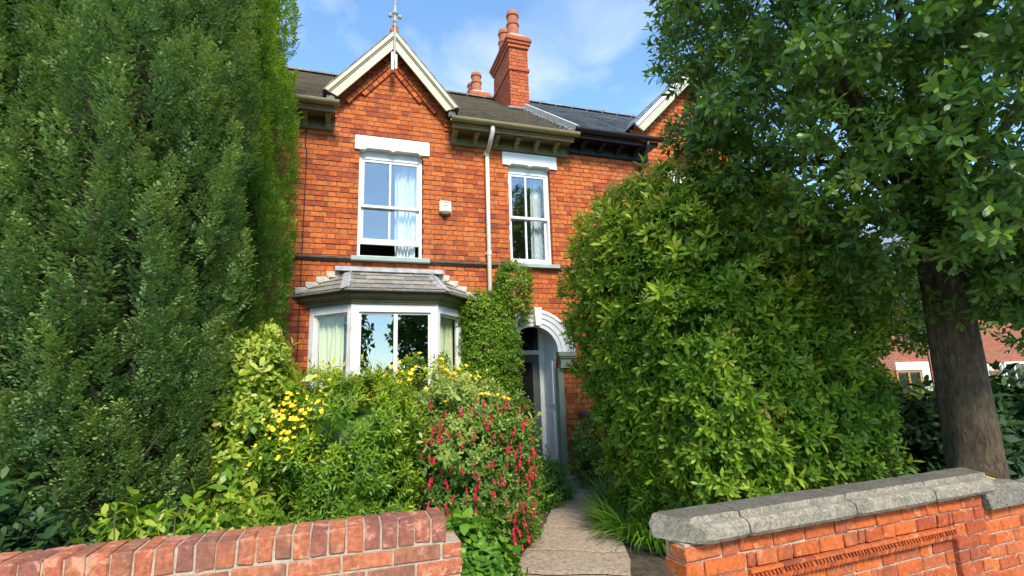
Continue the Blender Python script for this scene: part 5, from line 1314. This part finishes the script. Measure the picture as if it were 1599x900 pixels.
# ---------------------------------------------------------------- shrubs left of the path
GOLD_T = [shoot(9, 0.058, 0.015, 0.09, 0, 70, prof=(0.7, 0.9), tipt=0.4) for _ in range(6)]
gb, GP, GN = shrub('golden_shrub', 'rounded green shrub with yellow flowers on its upper left, in front of the bay', (0.0, 4.8, 0.73), (0.58, 0.58, 0.76), 'leaf_gold', GOLD_T, 140, 28, 0.12, tint=0.24, toptint=0.6, core=0.75, power=2.5, back=0.35)
PALE_T = [shoot(10, 0.05, 0.016, 0.08, 0, 70, tipt=0.35) for _ in range(6)]
yb, YP, YN = shrub('potentilla_shrub', 'pale green shrub dotted with yellow flowers right below the bay window', (0.82, 5.7, 0.8), (0.72, 0.5, 0.79), 'leaf_gold', PALE_T, 110, 22, 0.12, tint=0.5, toptint=0.5, core=0.72, back=0.3)
FU_T = [shoot(8, 0.042, 0.019, 0.1, -10, 60, tipt=0.3) for _ in range(6)]
def fu_shape(p):
    return p
fb, FP, FN_ = shrub('fuchsia_bush', 'fuchsia bush hung with red flowers beside the left edge of the path', (1.12, 4.88, 0.7), (0.46, 0.58, 0.7), 'leaf_fuchsia', FU_T, 150, 30, 0.125, tint=0.26, toptint=0.85, core=0.7, power=2.4, back=0.35, up=0.25)
# flowers: shared meshes, one object each
def flower5(r, mat, cup=0.5):
    m = MB()
    for k in range(5):
        a = k * 2 * math.pi / 5; c, s = math.cos(a), math.sin(a); w = r * 0.42
        o = len(m.v); m.v += [(0, 0, 0), (c * r * 0.55 - s * w, s * r * 0.55 + c * w, r * cup * 0.5), (c * r, s * r, r * cup), (c * r * 0.55 + s * w, s * r * 0.55 - c * w, r * cup * 0.5)]; m.f.append((o, o + 3, o + 2, o + 1))
    m.lathe((0, 0, 0), [(0.001, 0), (r * 0.2, r * 0.1), (r * 0.12, r * 0.35), (0.001, r * 0.4)], 6)
    me = bpy.data.meshes.new('flower'); me.from_pydata([tuple(v) for v in m.v], [], m.f); me.materials.append(MATS[mat]); return me
def bell(L, mat):
    m = MB(); m.lathe((0, 0, -L), [(0.001, L), (L * 0.07, L * 0.97), (L * 0.12, L * 0.6), (L * 0.1, L * 0.5), (L * 0.2, L * 0.3), (L * 0.15, L * 0.12), (0.001, L * 0.1)], 6)
    for k in range(4):
        a = k * math.pi / 2 + 0.4; c, s = math.cos(a), math.sin(a); w = L * 0.07; o = len(m.v)
        m.v += [(c * L * .1 - s * w, s * L * .1 + c * w, -L * 0.42), (c * L * .1 + s * w, s * L * .1 - c * w, -L * 0.42), (c * L * 0.36, s * L * 0.36, -L * 0.62)]; m.f.append((o, o + 1, o + 2))
    m.tube([(0, 0, -L * 0.85), (0, 0, -L * 1.15)], L * 0.02, 4)
    me = bpy.data.meshes.new('flower'); me.from_pydata([tuple(v) for v in m.v], [], m.f); me.materials.append(MATS[mat]); return me
YEL = [flower5(0.022, 'petal_yellow'), flower5(0.026, 'petal_yellow', 0.3), flower5(0.018, 'petal_yellow', 0.9)]; ORA = [flower5(0.022, 'petal_orange'), flower5(0.026, 'petal_yellow', 0.4)]
RED = [bell(0.06, 'petal_red'), bell(0.048, 'petal_red'), bell(0.07, 'petal_red')]
def put(me, parent, p, n, name='flower', s=1.0, hang=False):
    o = link(name, me, parent, Vector(p) - base_of(parent)); o.scale = (s, s, s)
    if hang: o.rotation_euler = (random.uniform(-.3, .3), random.uniform(-.3, .3), random.uniform(0, 6))
    else: o.rotation_euler = Vector(n).to_track_quat('Z', 'Y').to_euler()
    return o
def surf(c, rad, power, d, f=1.0):
    d = np.array(d, float); d /= np.linalg.norm(d); r = 1 / (np.sum(np.abs(d) ** power)) ** (1 / power); return np.array(c) + d * r * np.array(rad) * f, d
for k in range(85):
    p, n = surf((0.0, 4.8, 0.73), (0.58, 0.58, 0.76), 2.5, (-0.44 + random.gauss(0, 0.22), -0.8 + random.gauss(0, 0.12), 0.55 + random.gauss(0, 0.13)), 1.2 + random.uniform(0, 0.14))
    put(random.choice(YEL), gb, p, n + np.array([random.uniform(-.6, .6), random.uniform(-.6, .2), 0.5]), s=random.uniform(0.55, 1.1))
for k in range(70):
    p, n = surf((0.82, 5.7, 0.8), (0.72, 0.5, 0.79), 2.2, (random.uniform(-0.8, 0.95), -0.75 + random.gauss(0, 0.2), 0.85 + random.gauss(0, 0.25)), 1.2 + random.uniform(0, 0.16))
    put(random.choice(YEL + ORA), yb, p, n + np.array([0, -0.5, 0.3]), s=random.uniform(0.9, 1.35))
for k in range(170):
    p, n = surf((1.12, 4.88, 0.7), (0.46, 0.58, 0.7), 2.4, (random.uniform(-0.9, 0.95), -0.85 + random.gauss(0, 0.2), random.uniform(-0.6, 0.75)), 1.22 + random.uniform(0, 0.12))
    if p[2] < 0.12: continue
    put(random.choice(RED), fb, p, n, s=random.uniform(0.8, 1.25), hang=True)
for k in range(8):
    p, n = surf((1.12, 4.88, 0.7), (0.46, 0.58, 0.7), 2.4, (random.uniform(-0.6, 0.8), -0.7, 0.8), 1.2); put(random.choice(YEL), fb, p, (0, -0.5, 1), s=1.1)

VAR_T = [shoot(8, 0.07, 0.034, 0.11, 0, 60, tipt=0.35, jit=0.25, prof=(0.8, 1.0)) for _ in range(6)]
shrub('variegated_euonymus', 'tall yellow green variegated shrub squeezed between cypress and rounded shrub', (-0.74, 4.8, 0.92), (0.2, 0.27, 0.95), 'leaf_varieg', VAR_T, 95, 26, 0.1, tint=0.42, tsd=0.2, core=0.6, power=2.6, back=0.3)
shrub('variegated_euonymus', 'low yellow green variegated shrub behind the left wall under the cypress', (-0.92, 3.6, 0.3), (0.5, 0.25, 0.3), 'leaf_varieg', VAR_T, 60, 12, 0.12, tint=0.2, tsd=0.22, core=0.6, power=2.2, back=0.3)
shrub('evergreen_shrub', 'small dark evergreen shrub low behind the left wall near the picture edge', (-1.75, 3.35, 0.42), (0.5, 0.28, 0.42), 'leaf_dark', [shoot(8, 0.06, 0.028, 0.1, 0, 60) for _ in range(4)], 60, 22, 0.1, tint=0.45, tsd=0.2, core=0.6, back=0.3)
# big single leaves (laurel sprigs) poking over the left wall
def sprig(label, base, tip, n, L):
    e_ = empty('laurel_sprig', base, label, 'plant', 'laurel sprigs behind the left wall')
    a, b = Vector(base), Vector(tip); m = MB(); mid = a.lerp(b, 0.5) + Vector((0.03, 0, 0.06)); m.tube([a, mid, b], [0.008, 0.006, 0.003], 6); build(m, 'stem', 'twig', e_)
    for k in range(n):
        t = 0.35 + 0.65 * k / (n - 1); p = a.lerp(mid, t * 2) if t < 0.5 else mid.lerp(b, t * 2 - 1)
        v, f = leaf_tmpl(L * random.uniform(0.75, 1.15), L * 0.42, 0.22, random.uniform(0.05, 0.35), (0.85, 0.95))
        me = bpy.data.meshes.new('leaf'); me.from_pydata([tuple(q) for q in v], [], f); at = me.attributes.new('tint', 'FLOAT', 'POINT'); tv = random.uniform(0.25, 0.85); at.data.foreach_set('value', [tv] * len(v)); me.materials.append(MATS['leaf_yellow_green' if random.random() < 0.6 else 'leaf_green'])
        me.polygons.foreach_set('use_smooth', [True] * len(me.polygons))
        o = link('leaf', me, e_, p - a); o.rotation_euler = (random.uniform(0.1, 0.9), random.uniform(-0.4, 0.4), k * 2.4 + random.uniform(-.4, .4))
sprig('bright laurel sprig leaning in at the left picture edge, upper of two', (-1.75, 3.1, 0.0), (-1.60, 3.0, 1.36), 9, 0.085)
sprig('bright laurel sprig at the left picture edge just above the wall', (-1.7, 2.95, 0.0), (-1.46, 2.9, 1.0), 12, 0.08)
sprig('lone laurel sprig with big pale leaves standing over the left wall', (-0.98, 2.95, 0.0), (-0.96, 2.88, 0.93), 8, 0.075)
sprig('smaller laurel sprig right of the big leaved one over the left wall', (-0.78, 3.0, 0.0), (-0.74, 2.95, 0.88), 7, 0.06)
# strap leaved clumps
BL = [blade(0.42, 0.016, b_) for b_ in (0.8, 1.2, 1.6, 2.0, 2.3)]
def straps(label, c, rad, n, mat, h=1.0, tint=0.35, name='grass_clump'):
    e_ = empty(name, (c[0], c[1], 0), label, 'plant')
    a = rng.uniform(0, 2 * np.pi, n); rr = np.sqrt(rng.random(n)); pos = np.stack([c[0] + rad[0] * rr * np.cos(a), c[1] + rad[1] * rr * np.sin(a), np.full(n, c[2])], 1)
    out = np.stack([np.cos(a), np.sin(a), np.zeros(n)], 1); d = np.array([0, 0, 1.0]) + out * rng.uniform(0.1, 0.6, n)[:, None]
    scatter('blades', mat, e_, BL, pos, frames_face(d, out + rng.normal(0, 0.25, (n, 3))), rng.uniform(0.7, 1.2, n) * h, tint + rng.normal(0, 0.2, n))
    return e_
straps('arching strap leaved clump spilling over the right edge of the path', (2.66, 4.65, 0.0), (0.2, 0.6, 0), 460, 'leaf_green', 0.95, 0.4)
straps('strap leaved clump at the path edge nearer the front door', (3.15, 5.75, 0.0), (0.16, 0.45, 0), 360, 'leaf_green', 0.9, 0.35)
straps('arching grassy clump at the foot of the yellow flowered shrub', (-0.42, 4.1, 0.1), (0.3, 0.2, 0), 300, 'leaf_green', 1.15, 0.3)
straps('yellowing grassy clump below the tall variegated shrub', (-0.62, 4.2, 0.35), (0.15, 0.15, 0), 160, 'leaf_varieg', 0.8, 0.25)
IV_T = [shoot(6, 0.06, 0.045, 0.07, -10, 50, prof=(1.0, 0.75)) for _ in range(5)]
shrub('ground_ivy', 'low broad leaved ground cover at the path edge below the fuchsia', (0.82, 3.9, 0.12), (0.28, 0.42, 0.26), 'leaf_green', IV_T, 70, 22, 0.09, tint=0.35, tsd=0.2, core=0.6, nst=0, cat='plant', back=0.8, zmin=0.02)
shrub('ground_ivy', 'low leafy plant spreading under the right side of the fuchsia', (1.5, 5.1, 0.2), (0.14, 0.35, 0.28), 'leaf_green', [shoot(9, 0.06, 0.014, 0.12, 0, 60) for _ in range(4)], 45, 24, 0.1, tint=0.45, core=0.5, nst=0, cat='plant', back=0.8)
shrub('ground_ivy', 'low leafy plant filling the bed left of the path near the doorstep', (2.3, 6.55, 0.12), (0.34, 0.55, 0.24), 'leaf_green', [shoot(9, 0.06, 0.016, 0.12, 0, 60) for _ in range(4)], 50, 16, 0.11, tint=0.35, core=0.5, nst=0, cat='plant', back=0.8)
f2, F2P, _ = shrub('fuchsia_bush', 'small straggly fuchsia with few red flowers right of the doorstep', (3.42, 6.75, 0.42), (0.24, 0.25, 0.42), 'leaf_fuchsia', FU_T, 34, 22, 0.12, tint=0.3, core=0.4, back=0.7)
for k in range(9): put(random.choice(RED), f2, np.array([3.36 + random.uniform(-.2, .2), 6.5 + random.uniform(-.06, .06), random.uniform(0.3, 0.6)]), None, hang=True)
# climber beside the door
CL_T = [shoot(8, 0.058, 0.024, 0.1, 0, 65, tipt=0.35) for _ in range(6)]
cl = empty('wall_climber', (2.25, 7.5, 0), 'dense green climber trained up the brick wall between bay and doorway', 'climber')
PP = []; NN = []
for (cx, cz, rx, rz, K) in ((2.1, 1.75, 0.34, 1.0, 140), (2.47, 2.85, 0.16, 0.4, 34), (1.95, 2.5, 0.2, 0.22, 26), (2.12, 0.9, 0.32, 0.8, 60)):
    p, n = clumps((cx, 7.52, cz), (rx, 0.28, rz), K, 2.4, 0.15, 0.1, 0.0); PP.append(p); NN.append(n)
PP = np.concatenate(PP); NN = np.concatenate(NN); PP[:, 1] = np.minimum(PP[:, 1], 7.5)
pos, d, ct, v = spread(PP, NN, 15, 0.11, 0.3, 0.6, 0.4); pos[:, 1] = np.minimum(pos[:, 1], 7.56)
cores = core_mesh((2.1, 7.5, 1.6), (0.32, 0.2, 1.1), 2.4, 0.85)
scatter('foliage', 'leaf_ivy', cl, CL_T, pos, frames(d), rng.uniform(0.7, 1.1, len(pos)), 0.35 + ct + rng.normal(0, 0.14, len(pos)), cores)
stems(cl, (2.3, 7.45, 0), [(2.1, 7.45, 1.5), (2.5, 7.5, 2.7), (1.95, 7.5, 2.2)], 0.02)
# shrubs behind the trunk
LA_T = [shoot(8, 0.12, 0.045, 0.16, 0, 60, prof=(0.85, 1.0)) for _ in range(5)]
shrub('laurel_bush', 'dark large leaved laurel behind the stone capped wall left of the trunk', (5.95, 4.0, 0.52), (0.5, 0.45, 0.56), 'leaf_dark', LA_T, 60, 16, 0.14, tint=0.3, core=0.6, back=0.3)
shrub('laurel_bush', 'dark large leaved laurel at the right picture edge beyond the trunk', (6.95, 3.75, 0.52), (0.5, 0.45, 0.58), 'leaf_dark', LA_T, 60, 16, 0.14, tint=0.35, core=0.6, back=0.3)
shrub('golden_shrub', 'golden yellow green shrub showing through the laurel left of the trunk', (6.55, 4.9, 0.58), (0.55, 0.45, 0.62), 'leaf_yellow_green', PALE_T, 60, 18, 0.16, tint=0.5, core=0.65, back=0.3, sc=(1.0, 1.5))
shrub('golden_shrub', 'yellow green shrub beyond the trunk at the right edge', (8.8, 4.9, 0.5), (0.7, 0.5, 0.56), 'leaf_yellow_green', PALE_T, 44, 16, 0.16, tint=0.4, core=0.65, back=0.3, sc=(1.0, 1.5))
# dead leaves between wall and hedge
dl = MB()
for k in range(520):
    x, y = random.uniform(1.75, 4.4), random.uniform(2.55, 3.6); s = random.uniform(0.02, 0.05); a = random.uniform(0, 6.28); z = 0.0 + random.uniform(-0.02, 0.02)
    c, s_ = math.cos(a) * s, math.sin(a) * s
    dl.add([(x - c, y - s_, z + random.uniform(0, .02)), (x + s_ * .5, y - c * .5, z + random.uniform(0, .025)), (x + c, y + s_, z + random.uniform(0, .02)), (x - s_ * .5, y + c * .5, z + random.uniform(0, .025))], [(0, 1, 2, 3)])
o = build(dl, 'leaf_litter', 'dry_leaf', norm=False); tag(o, 'brown leaf litter between the wall and hedge', 'leaf litter', kind='stuff')
# ================================================================= TREES ACROSS THE STREET (mirrored in the window panes)
FAR_T = [shoot(8, 0.34, 0.22, 0.3, -5, 60, lf=leaf_lo) for _ in range(4)]
FT_PER = 6
def far_tree(label, c, r, H):
    e_ = empty('street_tree', (c[0], c[1], -0.1), label, 'tree', 'trees across the street')
    m = MB(); m.tube([(c[0], c[1], -0.15), (c[0] + .05, c[1], H * 0.4), (c[0], c[1], H * 0.85)], [0.2, 0.14, 0.03], 9); build(m, 'trunk', 'bark', e_, smooth=True)
    P, Nn = clumps((c[0], c[1], H * 0.6), (r, r, H * 0.42), 130, 2.1, 0.5, 1.2, 1.0); pos, d, ct, v = spread(P, Nn, FT_PER, 0.6, 0.4, 0.4, 0.5)
    scatter('crown', 'leaf_green', e_, FAR_T, pos, frames(d), rng.uniform(0.7, 1.2, len(pos)), 0.15 + ct + rng.normal(0, 0.14, len(pos)))
far_tree('street tree across the road, leftmost of the three mirrored in the panes', (-1.2, -12.0), 1.9, 7.0)
far_tree('street tree across the road, middle of the three mirrored in the panes', (5.0, -12.0), 2.3, 7.2)
far_tree('tallest street tree across the road, mirrored in the narrow upper window', (9.0, -12.5), 2.1, 12.8)
